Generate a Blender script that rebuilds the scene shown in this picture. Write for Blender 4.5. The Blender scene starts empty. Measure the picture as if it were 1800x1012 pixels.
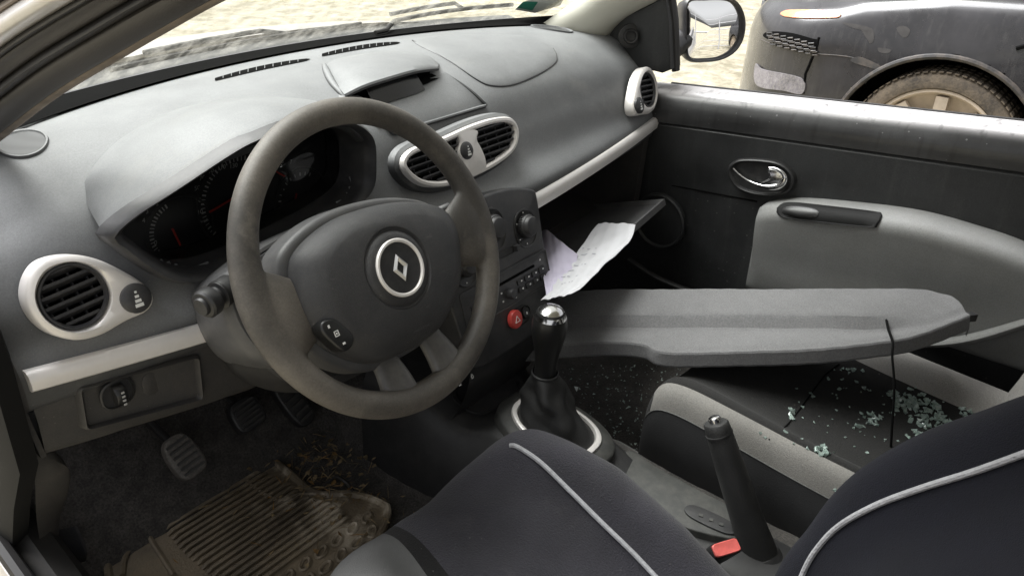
import bpy, bmesh, math, random
import numpy as np
from mathutils import Vector, Matrix
from mathutils.bvhtree import BVHTree
random.seed(7)
sc = bpy.context.scene
COL = sc.collection

# ------------------------------------------------------------------ camera
# car frame: X to the passenger, Y forward, Z up, origin on the centre line level with the steering wheel centre
CAM_ROT = (1.0775, -0.0308, -0.9024)
CAM_POS = Vector((-0.9419, -0.6422, 0.421))
FPX = 1394.43                                    # focal length in pixels of a 1800 wide picture
GZ = -0.88                                       # ground level
from mathutils import Euler
CM = Euler(CAM_ROT, 'XYZ').to_matrix()
cam = bpy.data.cameras.new('camera')
cam.sensor_width = 36; cam.lens = 36 * FPX / 1800
cam.clip_start = 0.02; cam.clip_end = 2000
camo = bpy.data.objects.new('camera', cam); COL.objects.link(camo)
camo.location = CAM_POS; camo.rotation_euler = CAM_ROT
sc.camera = camo

def ray(px, py):
    return (CM @ Vector(((px - 900) / FPX, -(py - 506) / FPX, -1.0))).normalized()
def at(px, py, **k):                             # measured photo point -> point on a plane of constant X, Y or Z
    a, v = list(k.items())[0]; i = 'XYZ'.index(a)
    d = ray(px, py); return CAM_POS + d * ((v - CAM_POS[i]) / d[i])
def atp(px, py, P, n):
    d = ray(px, py); P = Vector(P); n = Vector(n)
    return CAM_POS + d * ((P - CAM_POS).dot(n) / d.dot(n))

# ------------------------------------------------------------------ materials
def nm(m): return m.node_tree.nodes, m.node_tree.links
def mat(name, col, rough=0.5, metal=0.0, var=0.0, vscale=8.0, bump=0.0, bscale=400.0, spec=0.5, col2=None, dust=0.0, dustcol=(.35,.33,.3), coat=0.0, sheen=0.0, detail=4.0, rvar=0.0):
    m = bpy.data.materials.new(name); m.use_nodes = True
    N, L = nm(m); b = N['Principled BSDF']
    b.inputs['Base Color'].default_value = (*col, 1)
    b.inputs['Roughness'].default_value = rough
    b.inputs['Metallic'].default_value = metal
    b.inputs['Specular IOR Level'].default_value = spec
    if coat: b.inputs['Coat Weight'].default_value = coat; b.inputs['Coat Roughness'].default_value = .1
    if sheen: b.inputs['Sheen Weight'].default_value = sheen; b.inputs['Sheen Roughness'].default_value = .6
    tc = N.new('ShaderNodeTexCoord')
    last = None
    if var > 0 or col2:
        n = N.new('ShaderNodeTexNoise'); n.inputs['Scale'].default_value = vscale; n.inputs['Detail'].default_value = detail; n.inputs['Roughness'].default_value = .6
        L.new(tc.outputs['Object'], n.inputs['Vector'])
        r = N.new('ShaderNodeValToRGB'); r.color_ramp.elements[0].position = .35; r.color_ramp.elements[1].position = .68
        c2 = col2 if col2 else tuple(min(1, c * (1 + var)) for c in col)
        c1 = col if col2 else tuple(c * (1 - var) for c in col)
        r.color_ramp.elements[0].color = (*c1, 1); r.color_ramp.elements[1].color = (*c2, 1)
        L.new(n.outputs['Fac'], r.inputs['Fac']); last = r.outputs['Color']
        if rvar:
            mr = N.new('ShaderNodeMapRange'); mr.inputs['From Min'].default_value = .3; mr.inputs['From Max'].default_value = .7
            mr.inputs['To Min'].default_value = max(.02, rough - rvar); mr.inputs['To Max'].default_value = min(1, rough + rvar)
            L.new(n.outputs['Fac'], mr.inputs['Value']); L.new(mr.outputs['Result'], b.inputs['Roughness'])
    if dust > 0:
        n2 = N.new('ShaderNodeTexNoise'); n2.inputs['Scale'].default_value = vscale * 5.3; n2.inputs['Detail'].default_value = 8; n2.inputs['Roughness'].default_value = .7
        L.new(tc.outputs['Object'], n2.inputs['Vector'])
        mr = N.new('ShaderNodeMapRange'); mr.inputs['From Min'].default_value = .42; mr.inputs['From Max'].default_value = .75
        mr.inputs['To Min'].default_value = 0; mr.inputs['To Max'].default_value = dust
        L.new(n2.outputs['Fac'], mr.inputs['Value'])
        mx = N.new('ShaderNodeMix'); mx.data_type = 'RGBA'
        L.new(mr.outputs['Result'], mx.inputs['Factor'])
        if last: L.new(last, mx.inputs['A'])
        else: mx.inputs['A'].default_value = (*col, 1)
        mx.inputs['B'].default_value = (*dustcol, 1); last = mx.outputs['Result']
    if last: L.new(last, b.inputs['Base Color'])
    if bump > 0:
        n3 = N.new('ShaderNodeTexNoise'); n3.inputs['Scale'].default_value = bscale; n3.inputs['Detail'].default_value = 3
        L.new(tc.outputs['Object'], n3.inputs['Vector'])
        bp = N.new('ShaderNodeBump'); bp.inputs['Strength'].default_value = bump; bp.inputs['Distance'].default_value = .002
        L.new(n3.outputs['Fac'], bp.inputs['Height']); L.new(bp.outputs['Normal'], b.inputs['Normal'])
    return m

M = {}
M['dash'] = mat('dash_plastic', (.052,.053,.055), .47, var=.10, vscale=5, bump=.30, bscale=1300, dust=.12, dustcol=(.2,.19,.175), rvar=.05)
def lit_top(m, top, lo=.10, hi=.85):
    # top light and some dust put into the colour: upward faces get paler
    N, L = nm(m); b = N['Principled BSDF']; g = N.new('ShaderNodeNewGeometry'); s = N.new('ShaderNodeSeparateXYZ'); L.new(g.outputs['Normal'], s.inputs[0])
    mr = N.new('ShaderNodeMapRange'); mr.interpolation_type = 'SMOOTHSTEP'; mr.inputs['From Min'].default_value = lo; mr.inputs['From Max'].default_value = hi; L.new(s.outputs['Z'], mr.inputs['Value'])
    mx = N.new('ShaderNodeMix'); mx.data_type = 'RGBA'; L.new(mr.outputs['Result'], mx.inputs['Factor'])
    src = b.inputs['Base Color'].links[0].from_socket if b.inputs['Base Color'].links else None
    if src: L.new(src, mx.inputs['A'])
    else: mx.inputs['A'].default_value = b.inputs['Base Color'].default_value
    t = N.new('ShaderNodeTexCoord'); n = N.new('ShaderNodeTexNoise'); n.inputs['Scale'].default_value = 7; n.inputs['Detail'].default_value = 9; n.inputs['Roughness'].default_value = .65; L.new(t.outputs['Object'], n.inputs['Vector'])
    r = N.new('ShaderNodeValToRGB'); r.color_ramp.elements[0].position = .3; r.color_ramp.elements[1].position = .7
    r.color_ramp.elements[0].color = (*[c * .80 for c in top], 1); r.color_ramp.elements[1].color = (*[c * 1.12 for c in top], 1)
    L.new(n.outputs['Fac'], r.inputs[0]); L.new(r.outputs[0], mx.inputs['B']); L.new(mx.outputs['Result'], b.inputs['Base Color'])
lit_top(M['dash'], (.232, .238, .244))
M['dash2'] = mat('lower_plastic', (.038,.036,.035), .55, var=.12, vscale=6, bump=.25, bscale=900, dust=.15, dustcol=(.14,.12,.10))
M['dash3'] = mat('sill_plastic', (.020,.019,.018), .5, var=.2, vscale=9, bump=.2, bscale=700, dust=.35, dustcol=(.05,.044,.038))
M['stack'] = mat('control_panel_plastic', (.034,.034,.037), .42, var=.1, vscale=7, bump=.15, bscale=1200, dust=.1)
M['black'] = mat('black_plastic', (.018,.018,.019), .45, var=.15, vscale=12, dust=.06)
M['void'] = mat('dark_recess', (.006,.006,.006), .9, spec=.03)
M['silver'] = mat('silver_paint', (.80,.77,.745), .36, metal=.25, var=.04, vscale=20, dust=.08, dustcol=(.4,.36,.32))
M['chrome'] = mat('chrome', (.75,.75,.75), .16, metal=1.0, var=.05, vscale=40)
M['rim'] = mat('worn_rim_leather', (.138,.124,.107), .44, col2=(.082,.074,.065), vscale=5.5, bump=.30, bscale=1500, dust=.35, dustcol=(.19,.17,.142), detail=6, rvar=.08)
M['hub'] = mat('airbag_plastic', (.035,.035,.037), .5, var=.12, vscale=9, bump=.3, bscale=800, dust=.18, dustcol=(.12,.115,.108))
M['spoke'] = mat('spoke_grey', (.10,.097,.094), .42, var=.12, vscale=15, dust=.2)
M['shroud'] = mat('column_plastic', (.07,.07,.072), .45, var=.1, vscale=8, bump=.2, bscale=900, dust=.1)
M['white'] = mat('white_print', (.75,.75,.73), .6, var=.05)
M['red'] = mat('red_plastic', (.62,.07,.06), .4, var=.1, vscale=60)
M['buckred'] = mat('faded_red_button', (.66,.13,.115), .45, var=.12, vscale=80)
M['needle'] = mat('needle_red', (.55,.03,.02), .5, var=.05)
M['dialprint'] = mat('dial_print', (.42,.42,.41), .6, var=.05)
M['carpet'] = mat('carpet', (.048,.043,.039), .95, var=.4, vscale=40, bump=.8, bscale=300, dust=.25, dustcol=(.06,.048,.035), sheen=.2)
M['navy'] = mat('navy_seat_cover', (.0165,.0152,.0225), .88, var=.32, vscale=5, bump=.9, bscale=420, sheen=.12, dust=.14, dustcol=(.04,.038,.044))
M['navy_shaded'] = mat('navy_cover_shaded', (.0042,.0046,.0095), .9, var=.2, vscale=6, bump=.5, bscale=700, sheen=.03, spec=.25)  # same navy cover, shade on the backrest put into a darker colour
M['piping'] = mat('grey_piping', (.36,.36,.38), .7, var=.12, vscale=120, bump=.8, bscale=260)
M['seatgrey'] = mat('seat_side_grey', (.085,.085,.083), .8, var=.15, vscale=10, bump=.4, bscale=600)
M['seatdark'] = mat('seat_dark_fabric', (.0055,.0052,.005), .92, var=.25, vscale=9, bump=.6, bscale=600, sheen=.05, spec=.3, dust=.22, dustcol=(.016,.014,.013))
M['seatdark2'] = mat('seat_side_vinyl', (.02,.02,.021), .6, var=.15, vscale=14, bump=.3, bscale=500)
M['beige'] = mat('beige_fabric', (.172,.166,.155), .85, var=.1, vscale=8, bump=.4, bscale=600, dust=.2, dustcol=(.2,.18,.155))
M['armrest'] = mat('armrest_vinyl', (.205,.207,.203), .72, var=.10, vscale=5, bump=.35, bscale=700, dust=.2, dustcol=(.16,.15,.13))
M['felt'] = mat('grey_felt', (.124,.123,.126), .95, var=.05, vscale=30, bump=1.0, bscale=900, sheen=.2, dust=.10, dustcol=(.11,.105,.10))
M['door'] = mat('door_plastic', (.022,.023,.024), .50, var=.2, vscale=7, bump=.3, bscale=800, dust=.25, dustcol=(.05,.05,.05), rvar=.1)
M['wet'] = mat('wet_door_plastic', (.03,.03,.031), .36, var=.2, vscale=9, bump=.12, bscale=300, coat=.12, dust=.25, dustcol=(.06,.06,.06), rvar=.08)
M['paper'] = mat('white_paper', (.47,.47,.49), .8, var=.03, vscale=12)
M['lilac'] = mat('lilac_paper', (.46,.43,.53), .8, var=.04, vscale=12)
M['ink'] = mat('grey_ink', (.24,.24,.28), .8, var=.05)
M['cream'] = mat('cream_pillar_trim', (.56,.55,.48), .7, var=.05, vscale=6, bump=.2, bscale=600)
M['rubber'] = mat('rubber_seal', (.012,.011,.011), .55, var=.2, vscale=16, dust=.2, dustcol=(.04,.036,.033))
M['pillar'] = mat('pillar_plastic', (.026,.023,.021), .55, var=.2, vscale=9, bump=.2, bscale=700, dust=.2, dustcol=(.05,.044,.04))
M['bodysilver'] = mat('silver_car_paint', (.55,.53,.51), .30, metal=.45, var=.08, vscale=14, coat=.4, dust=.3, dustcol=(.4,.34,.27))
M['tan'] = mat('dried_mud_edge', (.17,.14,.115), .8, var=.25, vscale=30)
M['gaiter'] = mat('gaiter_leatherette', (.022,.022,.022), .5, var=.2, vscale=16, bump=.4, bscale=500)
M['knob'] = mat('gloss_black', (.014,.014,.014), .36, var=.1, vscale=14)
M['tunnel'] = mat('console_plastic', (.024,.024,.025), .5, var=.15, vscale=9, bump=.25, bscale=900, dust=.2, dustcol=(.09,.085,.08))
M['tunnel2'] = mat('console_grey', (.045,.046,.044), .5, var=.15, vscale=9, bump=.25, bscale=900, dust=.25, dustcol=(.2,.19,.17))
M['blackpaint'] = mat('black_car_paint', (.018,.017,.019), .30, coat=.5, var=.35, vscale=5, dust=.28, dustcol=(.05,.046,.046), rvar=.12, detail=6)
M['bumper'] = mat('dirty_bumper', (.028,.027,.027), .55, var=.4, vscale=4, dust=.8, dustcol=(.13,.105,.085), detail=8)
M['tyre'] = mat('muddy_tyre', (.14,.112,.082), .95, col2=(.05,.043,.036), vscale=9, bump=1.0, bscale=120, dust=.5, dustcol=(.24,.19,.135))
M['alloy'] = mat('dusty_alloy', (.42,.35,.275), .55, var=.2, vscale=12, dust=.4, dustcol=(.52,.45,.36))
M['orange'] = mat('orange_lens', (.75,.28,.13), .2, var=.2, vscale=30, coat=.5)
M['lamp'] = mat('headlight_lens', (.42,.42,.42), .12, var=.1, vscale=20, coat=.8)
M['mirror'] = mat('mirror_glass', (.92,.92,.92), .02, metal=1.0)
M['gatewhite'] = mat('galvanised_gate', (.30,.30,.31), .5, var=.1, vscale=10)
M['sealblack'] = mat('door_seal_black', (.007,.007,.007), .7, spec=.2)
M['straw'] = mat('straw', (.21,.155,.085), .8, var=.5, vscale=60)
M['leaf'] = mat('dry_leaf', (.24,.14,.05), .8, var=.5, vscale=40)
M['mirrorhousing'] = mat('mirror_housing', (.03,.03,.032), .35, var=.2, vscale=12, dust=.4, dustcol=(.12,.11,.105))

def glassmat(name, tint, gloss=.08, trans=1.0):
    m = bpy.data.materials.new(name); m.use_nodes = True; N, L = nm(m)
    for x in list(N): N.remove(x)
    o = N.new('ShaderNodeOutputMaterial'); t = N.new('ShaderNodeBsdfTransparent'); g = N.new('ShaderNodeBsdfGlossy')
    t.inputs['Color'].default_value = (*tint, 1); g.inputs['Roughness'].default_value = .03
    fr = N.new('ShaderNodeFresnel'); fr.inputs['IOR'].default_value = 1.45
    mx = N.new('ShaderNodeMixShader'); L.new(fr.outputs[0], mx.inputs[0]); L.new(t.outputs[0], mx.inputs[1]); L.new(g.outputs[0], mx.inputs[2])
    L.new(mx.outputs[0], o.inputs[0]); return m
M['lens'] = glassmat('cluster_lens', (.8,.8,.8))

def wetglass():
    m = bpy.data.materials.new('wet_windscreen_glass'); m.use_nodes = True; N, L = nm(m)
    for x in list(N): N.remove(x)
    o = N.new('ShaderNodeOutputMaterial'); t = N.new('ShaderNodeBsdfTransparent'); g = N.new('ShaderNodeBsdfGlossy')
    t.inputs['Color'].default_value = (.80,.81,.775,1); g.inputs['Roughness'].default_value = .05
    tc = N.new('ShaderNodeTexCoord'); n = N.new('ShaderNodeTexNoise'); n.inputs['Scale'].default_value = 42; n.inputs['Detail'].default_value = 7; n.inputs['Roughness'].default_value = .65
    mp = N.new('ShaderNodeMapping'); mp.inputs['Scale'].default_value = (1, .55, .8); mp.inputs['Rotation'].default_value = (0, 0, .5)
    L.new(tc.outputs['Object'], mp.inputs['Vector']); L.new(mp.outputs['Vector'], n.inputs['Vector'])
    bp = N.new('ShaderNodeBump'); bp.inputs['Strength'].default_value = .5; bp.inputs['Distance'].default_value = .002
    L.new(n.outputs['Fac'], bp.inputs['Height']); L.new(bp.outputs['Normal'], g.inputs['Normal'])
    d = N.new('ShaderNodeBsdfTranslucent'); d.inputs['Color'].default_value = (.62,.60,.52,1)
    mr = N.new('ShaderNodeMapRange'); mr.inputs['From Min'].default_value = .40; mr.inputs['From Max'].default_value = .72; mr.inputs['To Min'].default_value = .04; mr.inputs['To Max'].default_value = .24
    L.new(n.outputs['Fac'], mr.inputs['Value'])
    m1 = N.new('ShaderNodeMixShader'); L.new(mr.outputs['Result'], m1.inputs[0]); L.new(t.outputs[0], m1.inputs[1]); L.new(d.outputs[0], m1.inputs[2])
    m2 = N.new('ShaderNodeMixShader'); m2.inputs[0].default_value = .05; L.new(m1.outputs[0], m2.inputs[1]); L.new(g.outputs[0], m2.inputs[2])
    L.new(m2.outputs[0], o.inputs[0]); return m
M['windscreen'] = wetglass()

def shardmat():
    m = bpy.data.materials.new('broken_glass'); m.use_nodes = True; N, L = nm(m); b = N['Principled BSDF']
    b.inputs['Base Color'].default_value = (.35,.62,.53,1); b.inputs['Roughness'].default_value = .12
    b.inputs['Transmission Weight'].default_value = .55; b.inputs['Specular IOR Level'].default_value = .8
    tc = N.new('ShaderNodeTexCoord'); n = N.new('ShaderNodeTexNoise'); n.inputs['Scale'].default_value = 120
    r = N.new('ShaderNodeValToRGB'); r.color_ramp.elements[0].color = (.20,.33,.28,1); r.color_ramp.elements[1].color = (.80,.89,.85,1)
    r.color_ramp.elements[0].position = .35; r.color_ramp.elements[1].position = .7
    L.new(tc.outputs['Object'], n.inputs['Vector']); L.new(n.outputs['Fac'], r.inputs[0]); L.new(r.outputs[0], b.inputs['Base Color']); return m
M['shard'] = shardmat()

def meshmat():
    m = mat('speaker_mesh', (.05,.05,.052), .55); N, L = nm(m); b = N['Principled BSDF']
    tc = N.new('ShaderNodeTexCoord'); v = N.new('ShaderNodeTexVoronoi'); v.inputs['Scale'].default_value = 420; v.inputs['Randomness'].default_value = 0
    L.new(tc.outputs['Object'], v.inputs['Vector'])
    r = N.new('ShaderNodeValToRGB'); r.color_ramp.elements[0].position = .25; r.color_ramp.elements[1].position = .4
    r.color_ramp.elements[0].color = (.02,.02,.02,1); r.color_ramp.elements[1].color = (.085,.087,.09,1)
    L.new(v.outputs['Distance'], r.inputs[0]); L.new(r.outputs[0], b.inputs['Base Color']); return m
M['mesh'] = meshmat()
M['crumb'] = mat('glass_crumb', (.62,.74,.70), .12, spec=.9, var=.25, vscale=90)
M['blackmesh'] = mat('black_speaker_cloth', (.008,.008,.008), .8)

def matmud():
    m = mat('muddy_rubber_mat', (.05,.042,.033), .5, bump=.6, bscale=220); N, L = nm(m); b = N['Principled BSDF']
    tc = N.new('ShaderNodeTexCoord')
    def noise(s, d=8, r=.65):
        n = N.new('ShaderNodeTexNoise'); n.inputs['Scale'].default_value = s; n.inputs['Detail'].default_value = d; n.inputs['Roughness'].default_value = r
        L.new(tc.outputs['Object'], n.inputs['Vector']); return n.outputs['Fac']
    r = N.new('ShaderNodeValToRGB'); e = r.color_ramp.elements
    e[0].position = .3; e[0].color = (.060,.050,.039,1); e[1].position = .74; e[1].color = (.25,.20,.135,1)
    L.new(noise(7), r.inputs[0])
    sx = N.new('ShaderNodeSeparateXYZ'); L.new(tc.outputs['Object'], sx.inputs[0])
    mr = N.new('ShaderNodeMapRange'); mr.inputs['From Min'].default_value = .02; mr.inputs['From Max'].default_value = .13; mr.inputs['To Min'].default_value = 0; mr.inputs['To Max'].default_value = 1
    L.new(sx.outputs['X'], mr.inputs['Value'])
    r2 = N.new('ShaderNodeValToRGB'); r2.color_ramp.elements[0].position = .50; r2.color_ramp.elements[1].position = .62
    L.new(noise(13, 10, .6), r2.inputs[0])
    ml = N.new('ShaderNodeMath'); ml.operation = 'MULTIPLY'; L.new(mr.outputs['Result'], ml.inputs[0]); L.new(r2.outputs['Color'], ml.inputs[1])
    mx = N.new('ShaderNodeMix'); mx.data_type = 'RGBA'; L.new(ml.outputs[0], mx.inputs['Factor']); L.new(r.outputs['Color'], mx.inputs['A']); mx.inputs['B'].default_value = (.56,.49,.39,1)
    L.new(mx.outputs['Result'], b.inputs['Base Color']); return m
M['mat'] = matmud()

def groundmat():
    m = mat('dry_sandy_field', (.4,.35,.25), .95); N, L = nm(m); b = N['Principled BSDF']
    tc = N.new('ShaderNodeTexCoord')
    def noise(s, d=8, r=.7):
        n = N.new('ShaderNodeTexNoise'); n.inputs['Scale'].default_value = s; n.inputs['Detail'].default_value = d; n.inputs['Roughness'].default_value = r
        L.new(tc.outputs['Object'], n.inputs['Vector']); return n.outputs['Fac']
    r = N.new('ShaderNodeValToRGB'); e = r.color_ramp.elements
    e[0].position = .32; e[0].color = (.29,.255,.185,1); e[1].position = .66; e[1].color = (.47,.43,.335,1)
    L.new(noise(.9), r.inputs[0])
    r2 = N.new('ShaderNodeValToRGB'); r2.color_ramp.elements[0].position = .40; r2.color_ramp.elements[1].position = .60
    r2.color_ramp.elements[0].color = (.55,.55,.5,1); r2.color_ramp.elements[1].color = (1.0,1.0,1.0,1)
    L.new(noise(6.5), r2.inputs[0])
    mx = N.new('ShaderNodeMix'); mx.data_type = 'RGBA'; mx.blend_type = 'MULTIPLY'; mx.inputs['Factor'].default_value = 1
    L.new(r.outputs['Color'], mx.inputs['A']); L.new(r2.outputs['Color'], mx.inputs['B'])
    L.new(mx.outputs['Result'], b.inputs['Base Color'])
    bp = N.new('ShaderNodeBump'); bp.inputs['Strength'].default_value = .6; bp.inputs['Distance'].default_value = .05
    L.new(noise(12), bp.inputs['Height']); L.new(bp.outputs['Normal'], b.inputs['Normal']); return m
M['ground'] = groundmat()

def speckle(m, scale, col, size=.12, amount=.8):
    # scattered grit and dried drops
    N, L = nm(m); b = N['Principled BSDF']; t = N.new('ShaderNodeTexCoord'); v = N.new('ShaderNodeTexVoronoi'); v.inputs['Scale'].default_value = scale; L.new(t.outputs['Object'], v.inputs['Vector'])
    s = N.new('ShaderNodeSeparateColor'); L.new(v.outputs['Color'], s.inputs[0])
    a = N.new('ShaderNodeMath'); a.operation = 'MULTIPLY'; L.new(s.outputs[0], a.inputs[0]); L.new(s.outputs[1], a.inputs[1])
    p = N.new('ShaderNodeMath'); p.operation = 'MULTIPLY'; L.new(a.outputs[0], p.inputs[0]); p.inputs[1].default_value = size
    c = N.new('ShaderNodeMath'); c.operation = 'LESS_THAN'; L.new(v.outputs['Distance'], c.inputs[0]); L.new(p.outputs[0], c.inputs[1])
    q = N.new('ShaderNodeMath'); q.operation = 'MULTIPLY'; L.new(c.outputs[0], q.inputs[0]); q.inputs[1].default_value = amount
    mx = N.new('ShaderNodeMix'); mx.data_type = 'RGBA'; L.new(q.outputs[0], mx.inputs['Factor'])
    src = b.inputs['Base Color'].links[0].from_socket if b.inputs['Base Color'].links else None
    if src: L.new(src, mx.inputs['A'])
    else: mx.inputs['A'].default_value = b.inputs['Base Color'].default_value
    mx.inputs['B'].default_value = (*col, 1); L.new(mx.outputs['Result'], b.inputs['Base Color'])
lit_top(M['wet'], (.55, .53, .53), .45, .98); speckle(M['dash'], 150, (.34, .33, .31), .12, .5); speckle(M['door'], 75, (.11, .11, .105), .20, .6); speckle(M['wet'], 90, (.22, .22, .22), .22, .5); speckle(M['navy'], 90, (.12, .11, .11), .12, .5)  # waist rail: sky glare on the wet top put into the base colour
speckle(M['dash2'], 120, (.10, .095, .09), .16, .6); speckle(M['hub'], 110, (.09, .088, .084), .16, .6); speckle(M['blackpaint'], 26, (.10, .09, .085), .16, .4); speckle(M['felt'], 130, (.22, .21, .20), .15, .6); speckle(M['seatdark'], 80, (.07, .066, .06), .14, .6)
def streak(m, col, amount):
    # dried runs of water down an upright panel
    N, L = nm(m); b = N['Principled BSDF']; t = N.new('ShaderNodeTexCoord'); mp = N.new('ShaderNodeMapping'); mp.inputs['Scale'].default_value = (55, 55, 3.5); L.new(t.outputs['Object'], mp.inputs['Vector'])
    n = N.new('ShaderNodeTexNoise'); n.inputs['Scale'].default_value = 1; n.inputs['Detail'].default_value = 5; L.new(mp.outputs['Vector'], n.inputs['Vector'])
    r = N.new('ShaderNodeMapRange'); r.inputs['From Min'].default_value = .55; r.inputs['From Max'].default_value = .75; r.inputs['To Max'].default_value = amount; L.new(n.outputs['Fac'], r.inputs['Value'])
    mx = N.new('ShaderNodeMix'); mx.data_type = 'RGBA'; L.new(r.outputs['Result'], mx.inputs['Factor']); L.new(b.inputs['Base Color'].links[0].from_socket, mx.inputs['A']); mx.inputs['B'].default_value = (*col, 1); L.new(mx.outputs['Result'], b.inputs['Base Color'])
streak(M['door'], (.045, .045, .044), .45); streak(M['wet'], (.012, .012, .012), .7); streak(M['blackpaint'], (.05, .047, .046), .5)
def grain(m, scale, lo=.75, hi=1.22):
    # fibre / moulded grain that breaks up the flat tone
    N, L = nm(m); b = N['Principled BSDF']; t = N.new('ShaderNodeTexCoord'); n = N.new('ShaderNodeTexNoise'); n.inputs['Scale'].default_value = scale; n.inputs['Detail'].default_value = 3; n.inputs['Roughness'].default_value = .7; L.new(t.outputs['Object'], n.inputs['Vector'])
    r = N.new('ShaderNodeMapRange'); r.inputs['From Min'].default_value = .32; r.inputs['From Max'].default_value = .68; r.inputs['To Min'].default_value = lo; r.inputs['To Max'].default_value = hi; L.new(n.outputs['Fac'], r.inputs['Value'])
    mx = N.new('ShaderNodeMix'); mx.data_type = 'RGBA'; mx.blend_type = 'MULTIPLY'; mx.inputs['Factor'].default_value = 1
    src = b.inputs['Base Color'].links[0].from_socket if b.inputs['Base Color'].links else None
    if src: L.new(src, mx.inputs['A'])
    else: mx.inputs['A'].default_value = b.inputs['Base Color'].default_value
    L.new(r.outputs['Result'], mx.inputs['B']); L.new(mx.outputs['Result'], b.inputs['Base Color'])
def blotch(m, scale, col, amount, p0=.5, p1=.62, stretch=(1, 1, 1), detail=7):
    N, L = nm(m); b = N['Principled BSDF']; t = N.new('ShaderNodeTexCoord'); mp = N.new('ShaderNodeMapping'); mp.inputs['Scale'].default_value = stretch; mp.inputs['Location'].default_value = (3.1, 1.7, .4); L.new(t.outputs['Object'], mp.inputs['Vector'])
    n = N.new('ShaderNodeTexNoise'); n.inputs['Scale'].default_value = scale; n.inputs['Detail'].default_value = detail; n.inputs['Roughness'].default_value = .6; L.new(mp.outputs['Vector'], n.inputs['Vector'])
    r = N.new('ShaderNodeMapRange'); r.inputs['From Min'].default_value = p0; r.inputs['From Max'].default_value = p1; r.inputs['To Max'].default_value = amount; L.new(n.outputs['Fac'], r.inputs['Value'])
    mx = N.new('ShaderNodeMix'); mx.data_type = 'RGBA'; L.new(r.outputs['Result'], mx.inputs['Factor']); L.new(b.inputs['Base Color'].links[0].from_socket, mx.inputs['A']); mx.inputs['B'].default_value = (*col, 1); L.new(mx.outputs['Result'], b.inputs['Base Color'])
blotch(M['rim'], 6, (.036, .033, .030), .80, .46, .60); blotch(M['rim'], 24, (.20, .18, .155), .45, .56, .70); grain(M['rim'], 420, .82, 1.15)
grain(M['felt'], 330, .74, 1.2); grain(M['dash'], 480, .86, 1.10); grain(M['dash2'], 480, .82, 1.15); grain(M['navy'], 520, .68, 1.30); grain(M['navy_shaded'], 520, .7, 1.3); grain(M['seatdark'], 420, .6, 1.4); grain(M['carpet'], 260, .4, 1.6)
grain(M['armrest'], 420, .86, 1.12); grain(M['beige'], 420, .82, 1.15); grain(M['hub'], 500, .85, 1.15); grain(M['door'], 380, .75, 1.25)
blotch(M['dash'], 9, (.30, .295, .28), .28, .56, .72, (1, 3, 1)); blotch(M['hub'], 30, (.10, .097, .092), .5, .66, .74, (1, 1, 3)); blotch(M['navy'], 14, (.045, .042, .046), .5, .60, .74)
M['lidgrey'] = mat('lid_plastic', (.085, .085, .088), .5, var=.1, vscale=9, dust=.15)
M['emblem'] = mat('emblem_metal', (.62, .62, .62), .34, metal=.75, var=.05)
speckle(M['armrest'], 90, (.10, .095, .085), .14, .5)
# ------------------------------------------------------------------ curves
def spline(P, n, closed=False):
    P = [Vector(p) for p in P]; m = len(P); out = []
    segs = m if closed else m - 1
    # chord-length resampled Catmull-Rom
    dense = []
    for i in range(segs):
        p1, p2 = P[i], P[(i + 1) % m]
        p0 = P[i - 1] if (closed or i > 0) else p1 * 2 - p2
        p3 = P[(i + 2) % m] if (closed or i + 2 < m) else p2 * 2 - p1
        for k in range(16):
            t = k / 16
            dense.append(.5 * ((2 * p1) + (p2 - p0) * t + (2 * p0 - 5 * p1 + 4 * p2 - p3) * t * t + (3 * p1 - p0 - 3 * p2 + p3) * t ** 3))
    dense.append(P[0].copy() if closed else P[-1].copy())
    L = [0.0]
    for a, b in zip(dense, dense[1:]): L.append(L[-1] + (b - a).length)
    tot = L[-1]; j = 0
    for k in range(n):
        s = tot * k / (n if closed else n - 1)
        while j < len(L) - 2 and L[j + 1] < s: j += 1
        t = (s - L[j]) / max(1e-12, L[j + 1] - L[j]); out.append(dense[j].lerp(dense[j + 1], min(1, t)))
    return out
def interp(xs, ys, x):
    return float(np.interp(x, xs, ys))

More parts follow.
